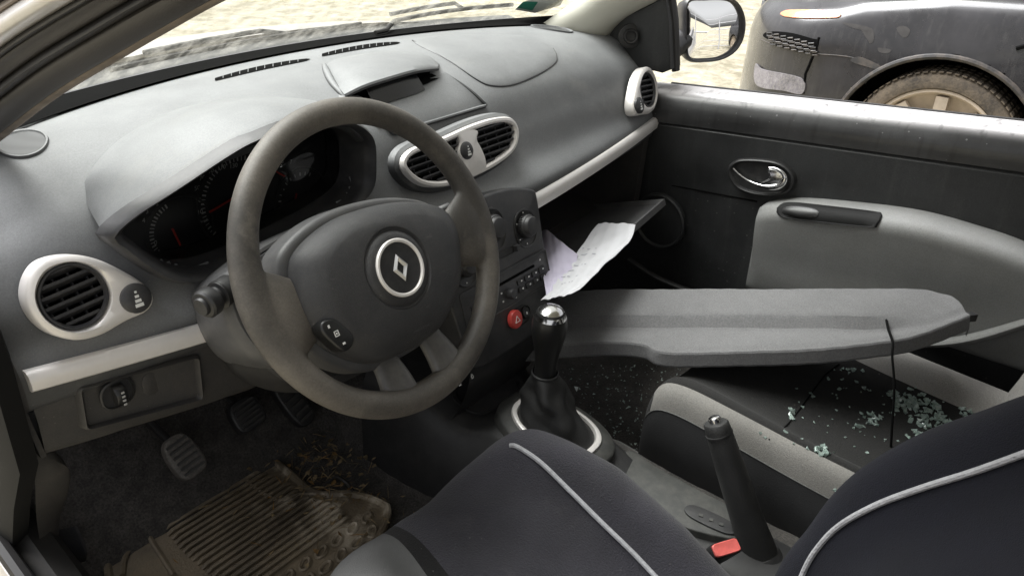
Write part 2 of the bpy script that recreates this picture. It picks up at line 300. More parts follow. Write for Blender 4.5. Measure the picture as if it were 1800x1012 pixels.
# ------------------------------------------------------------------ mesh builder
class MB:
    def __init__(s): s.v = []; s.f = []; s.m = []
    def add(s, vs, fs, mi=0):
        o = len(s.v); s.v += [Vector(v) for v in vs]
        for f in fs: s.f.append([o + i for i in f]); s.m.append(mi)
        return s
    def grid(s, rows, cu=False, cv=False, mi=0, skip=None, cap=False):
        # rows: list of equal length point lists; cu closes along a row, cv closes rows
        n = len(rows[0]); R = len(rows); vs = [p for r in rows for p in r]; fs = []
        for i in range(R if cv else R - 1):
            for j in range(n if cu else n - 1):
                a = i * n + j; b = i * n + (j + 1) % n; c = ((i + 1) % R) * n + (j + 1) % n; d = ((i + 1) % R) * n + j
                if skip:
                    ce = (Vector(vs[a]) + Vector(vs[b]) + Vector(vs[c]) + Vector(vs[d])) / 4
                    if skip(ce): continue
                fs.append([a, b, c, d])
        if cap:
            fs.append(list(range(n))[::-1]); fs.append([(R - 1) * n + j for j in range(n)])
        return s.add(vs, fs, mi)
    def tube(s, path, r, seg=10, closed=False, mi=0, cap=True, flat=1.0, up=None):
        path = [Vector(p) for p in path]; n = len(path); rows = []
        nrm = None
        for i, p in enumerate(path):
            if closed: t = path[(i + 1) % n] - path[i - 1]
            else: t = path[min(i + 1, n - 1)] - path[max(i - 1, 0)]
            t.normalize()
            if nrm is None:
                nrm = Vector(up) if up else (Vector((0, 0, 1)) if abs(t.z) < .9 else Vector((1, 0, 0)))
            if up: nrm = Vector(up)
            nrm = (nrm - t * nrm.dot(t)).normalized(); bi = t.cross(nrm)
            rr = r[i] if isinstance(r, (list, tuple)) else r
            rows.append([p + nrm * (rr * flat * math.cos(2 * math.pi * k / seg)) + bi * (rr * math.sin(2 * math.pi * k / seg)) for k in range(seg)])
        return s.grid(rows, cu=True, cv=closed, mi=mi, cap=cap and not closed)
    def box(s, c, ex, ey, ez, mi=0):
        # half-axis vectors
        c = Vector(c); ex, ey, ez = Vector(ex), Vector(ey), Vector(ez)
        vs = [c + ex * a + ey * b + ez * d for d in (-1, 1) for b in (-1, 1) for a in (-1, 1)]
        return s.add(vs, [[0, 2, 3, 1], [4, 5, 7, 6], [0, 1, 5, 4], [2, 6, 7, 3], [0, 4, 6, 2], [1, 3, 7, 5]], mi)
    def lathe(s, prof, o, ax, seg=32, mi=0, cap0=False, cap1=True):
        # prof: (radius, height along ax)
        ax = Vector(ax).normalized(); a = Vector((0, 0, 1)) if abs(ax.z) < .9 else Vector((1, 0, 0))
        e1 = (a - ax * a.dot(ax)).normalized(); e2 = ax.cross(e1); o = Vector(o)
        rows = [[o + ax * h + (e1 * math.cos(2 * math.pi * k / seg) + e2 * math.sin(2 * math.pi * k / seg)) * max(r, 1e-5) for k in range(seg)] for r, h in prof]
        b = len(s.v); s.grid(rows, cu=True, mi=mi)
        if cap1: s.f.append([b + (len(rows) - 1) * seg + k for k in range(seg)]); s.m.append(mi)
        if cap0: s.f.append([b + k for k in range(seg)][::-1]); s.m.append(mi)
        return s
    def rings(s, loops, mi=0, fill=True, fill0=False):
        # stack of closed loops with the same count, last filled by a fan
        b = len(s.v); s.grid(loops, cu=True, mi=mi); n = len(loops[0])
        for ok, L, base, rev in ((fill, loops[-1], b + (len(loops) - 1) * n, False), (fill0, loops[0], b, True)):
            if ok:
                c = sum((Vector(p) for p in L), Vector()) / n; ci = len(s.v); s.v.append(c)
                for k in range(n):
                    f = [base + k, base + (k + 1) % n, ci]; s.f.append(f[::-1] if rev else f); s.m.append(mi)
        return s
    def plate(s, loop, nrm, h, bev=.003, mi=0, depth=None, dome=0.0):
        # closed loop lying on its base, raised by h along nrm with a rounded edge
        nrm = Vector(nrm).normalized(); loop = [Vector(p) for p in loop]; n = len(loop)
        def inset(d):
            out = []
            for i in range(n):
                t = (loop[(i + 1) % n] - loop[i - 1]).normalized(); out.append(loop[i] + nrm.cross(t) * d)
            return out
        c = sum(loop, Vector()) / n
        test = inset(1e-4); sg = 1 if sum((p - c).length for p in test) < sum((p - c).length for p in loop) else -1
        L = [[p - nrm * (depth if depth else .0) for p in loop], [p + nrm * (h - bev) for p in loop]]
        for k in (1, 2, 3):
            a = k / 3 * math.pi / 2; L.append([p + nrm * (h - bev + bev * math.sin(a)) for p in inset(sg * bev * (1 - math.cos(a)))])
        if dome:
            base = L[-1]
            for q in (.8, .55, .3, .1): L.append([c + nrm * (h) + (p - c - nrm * (h)) * q + nrm * dome * (1 - q * q) for p in base])
        return s.rings(L, mi=mi)
    def build(s, name, ms, parent=None, smooth=38, label=None):
        if not isinstance(ms, (list, tuple)): ms = [ms]
        off = Vector(wloc(parent)) if parent else Vector()
        me = bpy.data.meshes.new(name)
        me.from_pydata([v - off for v in s.v], [], s.f)
        for x in ms: me.materials.append(x)
        for p, i in zip(me.polygons, s.m): p.material_index = i
        bm = bmesh.new(); bm.from_mesh(me); bmesh.ops.recalc_face_normals(bm, faces=bm.faces); bm.to_mesh(me); bm.free()
        if smooth:
            me.polygons.foreach_set('use_smooth', [True] * len(me.polygons)); me.set_sharp_from_angle(angle=math.radians(smooth))
        me.update()
        o = bpy.data.objects.new(name, me); COL.objects.link(o)
        if parent: o.parent = parent
        if label: o['label'] = label
        return o
def wloc(o):
    v = Vector(o.location); p = o.parent
    while p: v = v + Vector(p.location); p = p.parent
    return v
def tag(o, label, cat, group=None, kind=None):
    if label: o['label'] = label
    if cat: o['category'] = cat
    if group: o['group'] = group
    if kind: o['kind'] = kind
    return o
def thing(name, label, cat, loc=(0, 0, 0), group=None):
    o = bpy.data.objects.new(name, None); COL.objects.link(o); o.location = loc; o.empty_display_size = .05
    return tag(o, label, cat, group)
def absorb(main, extra):
    # printed marks become a second material of the part they are printed on
    me = main.data; bm = bmesh.new(); bm.from_mesh(me); k = len(me.materials); off = wloc(extra.parent) - wloc(main.parent)
    me.materials.append(extra.data.materials[0]); vs = [bm.verts.new(v.co + off) for v in extra.data.vertices]
    for p in extra.data.polygons:
        f = bm.faces.new([vs[i] for i in p.vertices]); f.material_index = k
    bm.to_mesh(me); bm.free(); bpy.data.objects.remove(extra)
def textmesh(mb, txt, c, ex, ey, size, mi=0, lift=.0006):
    cu = bpy.data.curves.new('t', 'FONT'); cu.body = txt; cu.size = size; cu.align_x = 'CENTER'; cu.align_y = 'CENTER'; cu.resolution_u = 3
    ob = bpy.data.objects.new('t', cu); COL.objects.link(ob); dg = bpy.context.evaluated_depsgraph_get()
    me = ob.evaluated_get(dg).to_mesh(); ex = Vector(ex).normalized(); ey = Vector(ey).normalized(); nz = ex.cross(ey); c = Vector(c)
    mb.add([c + ex * v.co.x + ey * v.co.y + nz * lift for v in me.vertices], [list(p.vertices) for p in me.polygons], mi)
    ob.to_mesh_clear(); bpy.data.objects.remove(ob); bpy.data.curves.remove(cu)
def ellipse(c, ex, ey, n=40, p=2.0):
    c, ex, ey = Vector(c), Vector(ex), Vector(ey); out = []
    for k in range(n):
        a = 2 * math.pi * k / n; cx, sy = math.cos(a), math.sin(a)
        out.append(c + ex * math.copysign(abs(cx) ** (2 / p), cx) + ey * math.copysign(abs(sy) ** (2 / p), sy))
    return out
def V(*a): return Vector(a)

SKYS, SUNE = 0.21, 9.5
# ================================================================== DASHBOARD
dash = thing('dashboard', 'dark grey plastic dashboard with silver trimmed air vents under the windscreen', 'dashboard', (0, .3, -.1))
def dctl(x):
    a = abs(x) / .66; b = a ** 3; x2 = x * x
    return [V(x, .74 - .30 * x2, .045), V(x, .60 - .33 * x2, .092 - .015 * b), V(x, .57 - .33 * x2, .103 - .016 * b),
            V(x, .45 - .26 * x2, .111 - .036 * b), V(x, .335 - .12 * x2, .099 - .058 * b), V(x, .257 - .01 * x2, .060 - .045 * b),
            V(x, .214 + .03 * x2, .0 - .022 * b), V(x, .182 + .07 * x2, -.055 - .006 * b), V(x, .146 + .118 * x2, -.092), V(x, .146 + .118 * x2, -.128), V(x, .158 + .118 * x2, -.140)]
XS = [-.705 + 1.41 * i / 188 for i in range(189)]
DROWS = []
for x in XS:
    DROWS.append(spline(dctl(x), 110))
# BVH of the uncut surface, to lay trim on it
_vs = [p for r in DROWS for p in r]; _n = 110
_fs = [[i * _n + j, i * _n + j + 1, (i + 1) * _n + j + 1, (i + 1) * _n + j] for i in range(len(XS) - 1) for j in range(_n - 1)]
DB = BVHTree.FromPolygons(_vs, _fs)
def ond(px, py, off=0.0):
    d = ray(px, py); h, nr, _, _ = DB.ray_cast(CAM_POS, d)
    if h is None: return None
    if nr.dot(d) > 0: nr = -nr
    return h + nr * off
def ond3(p, off=0.0):                           # nearest point of the dash surface
    h, nr, _, _ = DB.find_nearest(Vector(p))
    if nr.dot(h - CAM_POS) > 0: nr = -nr
    return h + nr * off
def inpoly(p, poly):
    x, y = p; c = False; n = len(poly)
    for i in range(n):
        x1, y1 = poly[i]; x2, y2 = poly[i - 1]
        if (y1 > y) != (y2 > y) and x < (x2 - x1) * (y - y1) / (y2 - y1) + x1: c = not c
    return c

# --- outlines
LIP = [((195, 410), .200), ((230, 375), .190), ((300, 330), .175), ((400, 265), .160), ((450, 240), .152), ((520, 216), .150), ((600, 214), .165), ((640, 240), .195)]
lip = spline([at(*p, Y=y) for p, y in LIP], 41)
low = [((646, 285), .197), ((640, 330), .197), ((600, 368), .195), ((500, 425), .192), ((400, 470), .190), ((340, 486), .190), ((296, 482), .190), ((250, 455), .195), ((215, 428), .199)]
openl = spline([at(*p, Y=y) for p, y in LIP] + [at(*p, Y=y) for p, y in low], 96, closed=True)
open2 = [(p.x, p.z) for p in openl]
_oc = (sum(p[0] for p in open2) / len(open2), sum(p[1] for p in open2) / len(open2))
open3 = [(_oc[0] + (a - _oc[0]) * .94, _oc[1] + (b - _oc[1]) * .94) for a, b in open2]
# display pod region on the surface
VC_L = V(-.613, .205, -.03)
def skipdash(c):
    if c.y < .268 and inpoly((c.x, c.z), open3): return True
    for s in (-1, 1):
        if (V(s * c.x, 0, c.z) - V(-.622, 0, -.033)).length < .037 and c.y < .26: return True
    return False
mb = MB().grid(DROWS, skip=skipdash)
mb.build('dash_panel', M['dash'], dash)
# black strip along the foot of the windscreen
st = [[V(x, .572 - .33 * x * x, .1065 - .016 * (abs(x) / .66) ** 3), V(x, .645 - .33 * x * x, .100)] for x in XS[2:-2]]
MB().grid(st).build('windscreen_foot_strip', M['void'], dash)

# --- instrument hood: rear boundary lies on the dash, front is the lip
BPX = [(175, 405), (150, 350), (150, 308), (200, 250), (270, 207), (330, 190), (430, 179), (530, 183), (600, 198), (655, 238)]
bnd = []
for p in BPX: bnd.append(ond(*p, off=-.002))
bnd[0] = lip[0] + V(-.006, .004, -.002); bnd[-1] = lip[-1] + V(.008, .006, -.004)
bnd = spline(bnd, 41)
rows = []
for s in np.linspace(0, 1, 15):
    r = []
    for i in range(41):
        t = i / 40; w = math.sin(math.pi * t) ** .7
        p = bnd[i].lerp(lip[i], float(s)); p = p + V(0, 0, .020 * w * (4 * s * (1 - s)) ** .9 + .004 * w * s * s)
        r.append(p)
    rows.append(r)
# rolled lip edge turning under
for a, (dy, dz) in enumerate([(-.003, -.003), (-.003, -.007), (.002, -.011), (.012, -.013)]):
    rows.append([p + V(0, dy, dz + .004 * math.sin(math.pi * i / 40) ** .7) for i, p in enumerate(lip)])
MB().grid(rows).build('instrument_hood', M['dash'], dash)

# --- cluster bowl
ci = sum(openl, Vector()) / len(openl)
def sclloop(L, s, y=None, dy=0):
    return [V(ci.x + (p.x - ci.x) * s, (p.y + dy) if y is None else y, ci.z + (p.z - ci.z) * s) for p in L]
bowl = [sclloop(openl, 1.06, dy=.012), sclloop(openl, 1.045, dy=-.009), sclloop(openl, 1.02, dy=-.015), sclloop(openl, .985, dy=-.012), sclloop(openl, .945, dy=-.002), sclloop(openl, .928, dy=.03)]
bowl += [sclloop(openl, .915, y=.268), sclloop(openl, .915, y=.275)]
clus = MB().rings(bowl[:-1], fill=False).build('instrument_cluster', M['stack'], dash)
face = sclloop(openl, .925, y=.2745)
DF = MB().rings([face], fill=True).build('dial_face', mat('dial_black', (.010, .010, .011), .5, var=.1), clus)
# printed scales
pr_ = MB(); ex, ey = V(.985, 0, -.02), V(.12, 0, 1)
for t, p in [('10', (352, 373)), ('30', (349, 353)), ('50', (347, 331)), ('70', (356, 313)), ('90', (371, 301)), ('110', (390, 295)), ('130', (411, 292)), ('150', (440, 296)), ('6', (497, 284)), ('7', (512, 285)), ('2', (277, 358)), ('3', (259, 372)), ('4', (253, 388)), ('1', (258, 408)), ('0', (274, 427)), ('km/h', (360, 388))]:
    textmesh(pr_, t, at(*p, Y=.2735), ex, ey, .0085 if len(t) < 4 else .006, lift=-.0005)
def ticks(cx, cy, r0, r1, a0, a1, n):
    c = at(cx, cy, Y=.2730)
    for k in range(n):
        a = math.radians(a0 + (a1 - a0) * k / (n - 1)); d = V(math.cos(a), 0, math.sin(a)); s = V(-d.z, 0, d.x) * (.0006 if k % 2 else .0011)
        pr_.add([c + d * r0 - s, c + d * r0 + s, c + d * r1 + s, c + d * r1 - s], [[0, 1, 2, 3]])
ticks(318, 405, .037, .043, 262, 110, 23); ticks(425, 352, .056, .062, 215, 30, 33); ticks(530, 350, .036, .041, 250, 60, 15)
absorb(DF, pr_.build('dial_scale', M['dialprint'], clus, smooth=0))
def needle(p0, p1, w):
    a, b = at(*p0, Y=.2700), at(*p1, Y=.2700); d = (b - a).normalized(); s = V(-d.z, 0, d.x) * w
    MB().box((a + b) / 2, (b - a) / 2, s, V(0, .001, 0)).build('needle', M['needle'], clus, smooth=0)
needle((303, 402), (317, 431), .0011); needle((368, 373), (412, 347), .0011); needle((521, 340), (517, 368), .0010); needle((474, 295), (500, 310), .0010)
# dial bezels
for c, r in (((318, 405), .047), ((425, 352), .068), ((530, 350), .047)):
    o = at(*c, Y=.2735)
    MB().tube([o + V(math.cos(a) * r, 0, math.sin(a) * r) for a in np.linspace(0, 2 * math.pi, 48, endpoint=False)], .0016, 6, closed=True).build('dial_bezel', M['black'], clus)
lens = sclloop(openl, .935, dy=.045)
MB().rings([lens, [p + V(0, .0015, .003) for p in sclloop(openl, .55, dy=.040)]], fill=True).build('cluster_lens', M['lens'], clus)

# --- speaker grilles at both ends
for s in (-1, 1):
    pts = ellipse((45, 270, 0), (44, -4, 0), (0, 19, 0), 40)
    o3 = []
    for q in pts:
        h = at(q.x, q.y, Z=.080); h = V(h.x * (-s), h.y, h.z) if s == 1 else h
        o3.append(h)
    c = sum(o3, Vector()) / len(o3)
    L0 = [ond3(c + (p - c) * 1.08, .0005) for p in o3]; L1 = [ond3(c + (p - c) * 1.05, .0035) for p in o3]; L2 = [ond3(c + (p - c) * .97, .0030) for p in o3]; L3 = [ond3(c + (p - c) * .93, .0008) for p in o3]
    ring = MB().rings([L0, L1, L2, L3], fill=False)
    g = ring.build('speaker_grille', M['dash'], dash)
    MB().rings([[ond3(c + (p - c) * q, .0011) for p in o3] for q in (.94, .7, .4, .1)]).build('grille_mesh', M['mesh'], g)

# --- demister slots
for a, b in (((378, 141), (546, 105)), ((566, 98), (704, 76))):
    pa, pb = [], []
    for t in np.linspace(0, 1, 24):
        x = a[0] + (b[0] - a[0]) * t; y = a[1] + (b[1] - a[1]) * t - 3 * math.sin(math.pi * t)
        w = 3.6 * math.sin(math.pi * min(1, .08 + t * .92)) ** .35
        pa.append(ond(x, y - w, .0012)); pb.append(ond(x, y + w, .0012))
    d = MB().grid([pa, pb]).build('demister_slot', M['void'], dash)
    fin = MB()
    for k in range(2, 22, 2):
        fin.box((pa[k] + pb[k]) / 2 + V(0, 0, .0006), (pa[k] - pb[k]) * .5, (pa[k + 1] - pa[k]) * .07, V(0, 0, .0006))
    fin.build('slot_fins', M['dash'], d, smooth=0)

# --- passenger airbag cover: a slightly raised panel with its seam
seam = [(725, 72), (790, 108), (835, 139), (862, 151), (900, 150), (945, 132), (975, 112), (978, 98), (972, 86)]
top = [(930, 66), (860, 62), (790, 64)]
lp = [ond(p.x, p.y) for p in spline([(x, y, 0) for x, y in seam + top], 90, closed=True)]
cc = sum(lp, Vector()) / len(lp)
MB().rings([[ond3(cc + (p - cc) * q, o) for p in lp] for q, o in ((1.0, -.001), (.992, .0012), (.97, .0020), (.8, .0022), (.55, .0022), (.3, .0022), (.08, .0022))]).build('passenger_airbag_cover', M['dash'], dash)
sm = spline([(x, y, 0) for x, y in seam], 70)
MB().tube([ond(p.x, p.y, .0006) for p in sm], .0014, 6).build('airbag_seam', M['stack'], dash)

# --- display pod
pod = MB()
lipp = spline([at(605, 166, Z=.100), at(640, 149, Z=.112), at(690, 133, Z=.116), at(735, 121, Z=.116), at(770, 117, Z=.108)], 25)
bk = spline([ond(577, 130), ond(578, 110), ond(620, 98), ond(690, 92), ond(745, 97), ond(772, 112)], 25)
rows = []
for s in np.linspace(0, 1, 12):
    rows.append([bk[i].lerp(lipp[i], float(s)) + V(0, 0, .012 * math.sin(math.pi * i / 24) ** .6 * (4 * s * (1 - s)) ** .9) for i in range(25)])
for dy, dz in ((-.002, -.003), (-.001, -.007), (.006, -.009), (.05, -.008)):
    rows.append([p + V(0, dy, dz) for p in lipp])
pod.grid(rows)
# tray in front of the screen, raised sill around it
tl, tr = ond(607, 176), ond(780, 134); fl, fr = ond(690, 236), ond(852, 187)
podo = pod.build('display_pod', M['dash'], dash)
tray = MB()
def trp(u, v, z): 
    p = (tl.lerp(tr, u)).lerp(fl.lerp(fr, u), v); return ond3(p, z)
R = []
for v in np.linspace(0, 1, 13):
    R.append([trp(float(u), float(v), .0022 + .006 * (1 - v) * (abs(2 * u - 1) ** 6)) for u in np.linspace(0, 1, 17)])
tray.grid(R).build('display_tray', M['dash'], podo)
bt = [trp(float(t), 1.0, .002) for t in np.linspace(0, 1, 14)]
edge = [trp(0, float(t), .004) for t in np.linspace(0, 1, 10)] + bt[1:-1] + [trp(1, float(t), .004) for t in np.linspace(1, 0, 10)]
MB().tube(spline(edge, 60), .0035, 8).build('tray_edge', M['dash'], podo)
MB().tube(spline([ond(570, 116, .001), ond(576, 132, .001), ond(586, 150, .001), ond(604, 170, .001), ond(630, 195, .001), ond(665, 222, .001)], 40), [.002 + .0045 * math.sin(math.pi * min(1, (i + 2) / 30)) ** .5 if i < 28 else .0042 for i in range(40)], 10).build('pod_rim', M['dash'], podo)
# side walls and dark screen under the visor
sc_b = [p + V(0, .02, -.010) for p in lipp]; sc_l = [ond3(p + V(0, .008, -.045), .004) for p in lipp]
MB().grid([sc_b, [a.lerp(b, .5) + V(0, .01, 0) for a, b in zip(sc_b, sc_l)], sc_l]).build('display_recess', M['void'], podo)
sa = [p + V(0, .010, -.012) for p in lipp[5:19]]; sb_ = [ond3(p + V(0, .0, -.05), .004) for p in lipp[5:19]]
MB().grid([sa, sb_]).build('display_screen', mat('display_glass', (.016, .016, .018), .22, spec=.5), podo)

# --- silver trim strips
def strip(x0, x1, hz0, hz1, z0, z1):
    rows = []
    for x in np.linspace(x0, x1, 40):
        t = (x - x0) / (x1 - x0); y = .146 + .118 * x * x; hz = hz0 + (hz1 - hz0) * t; zc = z0 + (z1 - z0) * t
        rows.append([V(x, y + .004, zc + hz), V(x, y - .005, zc + hz), V(x, y - .010, zc + hz * .7), V(x, y - .0125, zc), V(x, y - .011, zc - hz * .7), V(x, y - .006, zc - hz), V(x, y + .004, zc - hz)])
    MB().grid(rows, cu=True, cap=True).build('trim_strip', M['silver'], dash)
strip(-.700, -.445, .0125, .0135, -.094, -.114)
strip(.10, .690, .0165, .0135, -.124, -.100)

# --- air vents
def slats(mbx, loop2, fr, n, d, tilt, depth, halfw, mi=0):
    # bars across a 2D loop in frame fr = (o, ex, ey, en)
    o, ex, ey, en = fr; d = V(*d).normalized(); q = V(-d.y, d.x)
    lo = min(p.dot(q) for p in loop2); hi = max(p.dot(q) for p in loop2)
    for k in range(n):
        s = lo + (hi - lo) * (k + .5) / n; xs = []
        for a, b in zip(loop2, loop2[1:] + loop2[:1]):
            fa, fb = a.dot(q) - s, b.dot(q) - s
            if fa * fb < 0: t = fa / (fa - fb); xs.append((a + (b - a) * t).dot(d))
        if len(xs) < 2: continue
        a, b = min(xs), max(xs)
        c2 = d * ((a + b) / 2) + q * s; c = o + ex * c2.x + ey * c2.y + en * depth
        dv = ex * d.x + ey * d.y; qv = ex * q.x + ey * q.y
        mbx.box(c, dv * ((b - a) / 2), qv * (halfw * .28) , (en * math.cos(tilt) + qv * math.sin(tilt)) * halfw, mi)
def fan_dots(m, o, ex, ey, en, s):
    for k, (w, h) in enumerate(((.10, .10), (.18, .12), (.28, .14), (.38, .16))):
        c = o + ey * s * (.62 - .42 * k) ; m.box(c, ex * s * w, ey * s * h, en * .0004)
def side_vent(sgn):
    P = V(-.613, .199, -.03); n_ = V(-.05, -.95, .30).normalized()
    out = [(40, 520), (48, 482), (72, 457), (118, 447), (165, 454), (212, 475), (252, 500), (268, 525), (255, 547), (222, 562), (175, 588), (130, 597), (85, 585), (53, 556)]
    mir = lambda v: V(v.x * (-sgn), v.y, v.z)
    o3 = spline([atp(x, y, P, n_) for x, y in out], 72, closed=True)
    cc = spline([atp(x, y, P, n_) for x, y in [(62, 520), (80, 478), (125, 461), (170, 478), (190, 520), (172, 562), (127, 580), (82, 562)]], 72, closed=True)
    cen = sum(cc, Vector()) / 72
    ex = V(1, -.02, -.02); ex = (ex - n_ * ex.dot(n_)).normalized(); ey = n_.cross(ex)
    if ey.z < 0: ey = -ey
    ang = lambda p: math.atan2((p - cen).dot(ey), (p - cen).dot(ex))
    def by_ang(L):
        r = sum((0 for _ in L), 0); A = sorted((ang(p), (p - cen).length) for p in L)
        aa = [a for a, _ in A]; rr = [b for _, b in A]; aa = [aa[-1] - 2 * math.pi] + aa + [aa[0] + 2 * math.pi]; rr = [rr[-1]] + rr + [rr[0]]
        return lambda a: float(np.interp(a, aa, rr))
    ro, ri = by_ang(o3), by_ang(cc)
    N_ = 96; AA = [-math.pi + 2 * math.pi * k / N_ for k in range(N_)]
    def loop(f, h): return [mir(cen + ex * math.cos(a) * f(a) + ey * math.sin(a) * f(a) + n_ * h) for a in AA]
    L = [loop(lambda a: ro(a) * 1.0, -.016), loop(lambda a: ro(a) * 1.0, .002), loop(lambda a: ro(a) - .002, .006), loop(lambda a: ro(a) - .006, .008), loop(lambda a: ri(a) + .5 * max(0, ro(a) - ri(a) - .006), .0085), loop(lambda a: ri(a) + .003, .007), loop(lambda a: ri(a) + .0005, .004), loop(lambda a: ri(a) - .001, -.004)]
    fr = (cen, ex, ey, n_)
    lab = None
    v = MB().rings(L, fill=False).build('air_vent', M['silver'], dash)
    v['label'] = 'round air vent in a silver teardrop bezel at the driver side end' if sgn < 0 else 'round air vent in a silver teardrop bezel at the passenger side end'
    cup = MB().rings([loop(lambda a: ri(a) - .0006, .003), loop(lambda a: ri(a) - .004, .0035), loop(lambda a: ri(a) - .004, -.012), loop(lambda a: ri(a) - .007, -.03)])
    cup.build('vent_cup', M['void'], v)
    rg = MB().rings([loop(lambda a: ri(a) - .0004, .002), loop(lambda a: ri(a) - .001, .006), loop(lambda a: ri(a) - .003, .006), loop(lambda a: ri(a) - .005, .001)], fill=False)
    rg.build('vent_ring', M['stack'], v)
    sl = MB(); c2 = [V((p - cen).dot(ex), (p - cen).dot(ey)) * .93 for p in cc]
    slats(sl, c2, fr, 6, (1, .10), .55, -.004, .0062); slats(sl, c2, fr, 4, (.12, -1), 0, -.013, .0035)
    sl.v = [mir(p) for p in sl.v]; sl.build('vent_louvre', M['stack'], v, smooth=0)
    dp = atp(233, 523, P, n_)
    w = MB().lathe([(.0175, .004), (.0175, .0115), (.016, .013), (.008, .0145)], dp, n_, 28); w.v = [mir(p) for p in w.v]
    wh = w.build('vent_dial', M['stack'], v)
    fd = MB(); fan_dots(fd, dp + n_ * .0145, ex, ey, n_, .0125); fd.v = [mir(p) for p in fd.v]; fd.build('dial_marks', M['white'], wh, smooth=0)
side_vent(-1); side_vent(1)
# centre vent: oval with two openings
P = V(0, .193, .0); n_ = V(.0, -.955, .295).normalized(); ex = V(1, 0, 0); ey = n_.cross(ex); ey = ey if ey.z > 0 else -ey
opx = [(700, 288), (708, 270), (728, 258), (768, 245), (820, 222), (862, 209), (890, 209), (902, 224), (903, 245), (893, 268), (862, 292), (815, 315), (772, 328), (735, 325), (710, 308)]
o3 = spline([atp(x, y, P, n_) for x, y in opx], 90, closed=True); cen = sum(o3, Vector()) / 90
def sc_(q, h): return [cen + (p - cen) * q + n_ * h for p in o3]
def ins(d, h):
    out = []
    for i in range(90):
        t = (o3[(i + 1) % 90] - o3[i - 1]).normalized(); q = n_.cross(t)
        if q.dot(cen - o3[i]) < 0: q = -q
        out.append(o3[i] + q * d + n_ * h)
    return out
v = MB().rings([ins(-.010, -.014), ins(-.008, -.001), ins(-.002, .003)], fill=False).build('vent_housing', M['dash'], dash)
v = MB().rings([ins(-.001, -.002), ins(-.001, .009), ins(.001, .012), ins(.005, .0125), ins(.008, .010), ins(.0095, .003)], fill=False).build('air_vent', M['silver'], dash, label='oval centre air vent with two louvred openings in a silver bezel')
MB().rings([ins(.0065, .0088), ins(.0085, .004), ins(.010, .0015)], fill=True).build('vent_cup', M['void'], v)
sl = MB(); lp2 = [V((p - cen).dot(ex), (p - cen).dot(ey)) for p in ins(.009, 0)]
lpL = [V(min(p.x, -.010), p.y) for p in lp2]; lpR = [V(max(p.x, .019), p.y) for p in lp2]
for q in (lpL, lpR):
    slats(sl, q, (cen, ex, ey, n_), 6, (1, .0), .6, .0055, .0042); slats(sl, q, (cen, ex, ey, n_), 4, (.05, -1), 0, .0025, .0015)
sl.build('vent_louvre', M['stack'], v, smooth=0)
br = spline([atp(x, y, P, n_) for x, y in [(797, 236), (818, 228), (832, 232), (830, 246), (838, 262), (845, 280), (845, 298), (828, 307), (812, 308), (806, 290), (797, 270), (800, 250)]], 60, closed=True)
MB().plate([p + n_ * .003 for p in br], n_, .0095, .003).build('vent_bridge', M['silver'], v)
dp = atp(818, 265, P + n_ * .01, n_)
w = MB().lathe([(.0145, -.002), (.0145, .004), (.012, .0065), (.006, .008)], dp, n_, 28).build('vent_dial', M['stack'], v)
fd = MB(); fan_dots(fd, dp + n_ * .0082, ex, ey, n_, .0105); fd.build('dial_marks', M['white'], w, smooth=0)

# --- lower panel on the driver's side with its switch recess
rows = []
for x in np.linspace(-.700, -.13, 40):
    y = .158 + .118 * x * x; zb = -.205 - .03 * max(0, (x + .70)) / .25 if x < -.45 else -.235
    rows.append([V(x, y + .004, -.118), V(x, y - .004, -.124), V(x, y - .007, -.15), V(x, y - .004, zb + .03), V(x, y, zb + .008), V(x, y + .008, zb - .001), V(x, y + .05, zb - .010), V(x, y + .16, zb - .0)])
P = V(-.59, .196, -.14)
rc = [atp(*p, P, (0, -1, 0)) for p in ((143, 682), (330, 619), (338, 690), (155, 752))]
def in_rec(c): return inpoly((c.x, c.z), [(p.x, p.z) for p in rc]) and c.y < .22
lpn = MB().grid([[b for b in spline(r, 30)] for r in rows], skip=None).build('lower_panel', M['dash2'], dash)
loop = []
for i in range(4):
    a, b, c = rc[i - 1], rc[i], rc[(i + 1) % 4]
    r = .006; u1 = (a - b).normalized(); u2 = (c - b).normalized()
    for t in np.linspace(0, 1, 6): loop.append((b + u1 * r * (1 - t) ** 2 + u2 * r * t ** 2))
# frame stands proud of the panel so that the switch field reads as a recess
nn = V(.0, -1, 0)
yy = lambda p: .158 + .118 * p.x ** 2 - .0075
loop = [V(p.x, yy(p), p.z) for p in loop]; lc = sum(loop, Vector()) / len(loop)
def lps(q, h): return [lc + (p - lc) * q + nn * h + V(0, 0, 0) for p in loop]
sw = MB().rings([lps(1.10, -.004), lps(1.07, .006), lps(1.03, .0085), lps(1.0, .006), lps(.985, .0005)], fill=True).build('switch_panel', M['dash2'], dash)
dw = atp(205, 690, lc, (0, -1, 0))
MB().rings([ellipse(dw + nn * h, V(.021 * q, 0, 0), V(0, 0, .019 * q), 30, 2.6) for q, h in ((1, 0), (1, .003), (.9, .004), (.86, .002))]).build('dimmer_surround', M['black'], sw)
MB().lathe([(.0125, -.0065), (.0135, -.005), (.0135, .005), (.0125, .0065)], dw + nn * .003, (1, 0, 0), 20, cap0=True).build('dimmer_wheel', M['knob'], sw)
mk = MB()
for k in range(4): mk.box(dw + nn * .0172 + V(.0, 0, .008 - .0055 * k), V(.0018, 0, 0), V(0, 0, .0012), V(0, .0004, 0))
mk.build('dimmer_marks', M['dialprint'], sw, smooth=0)
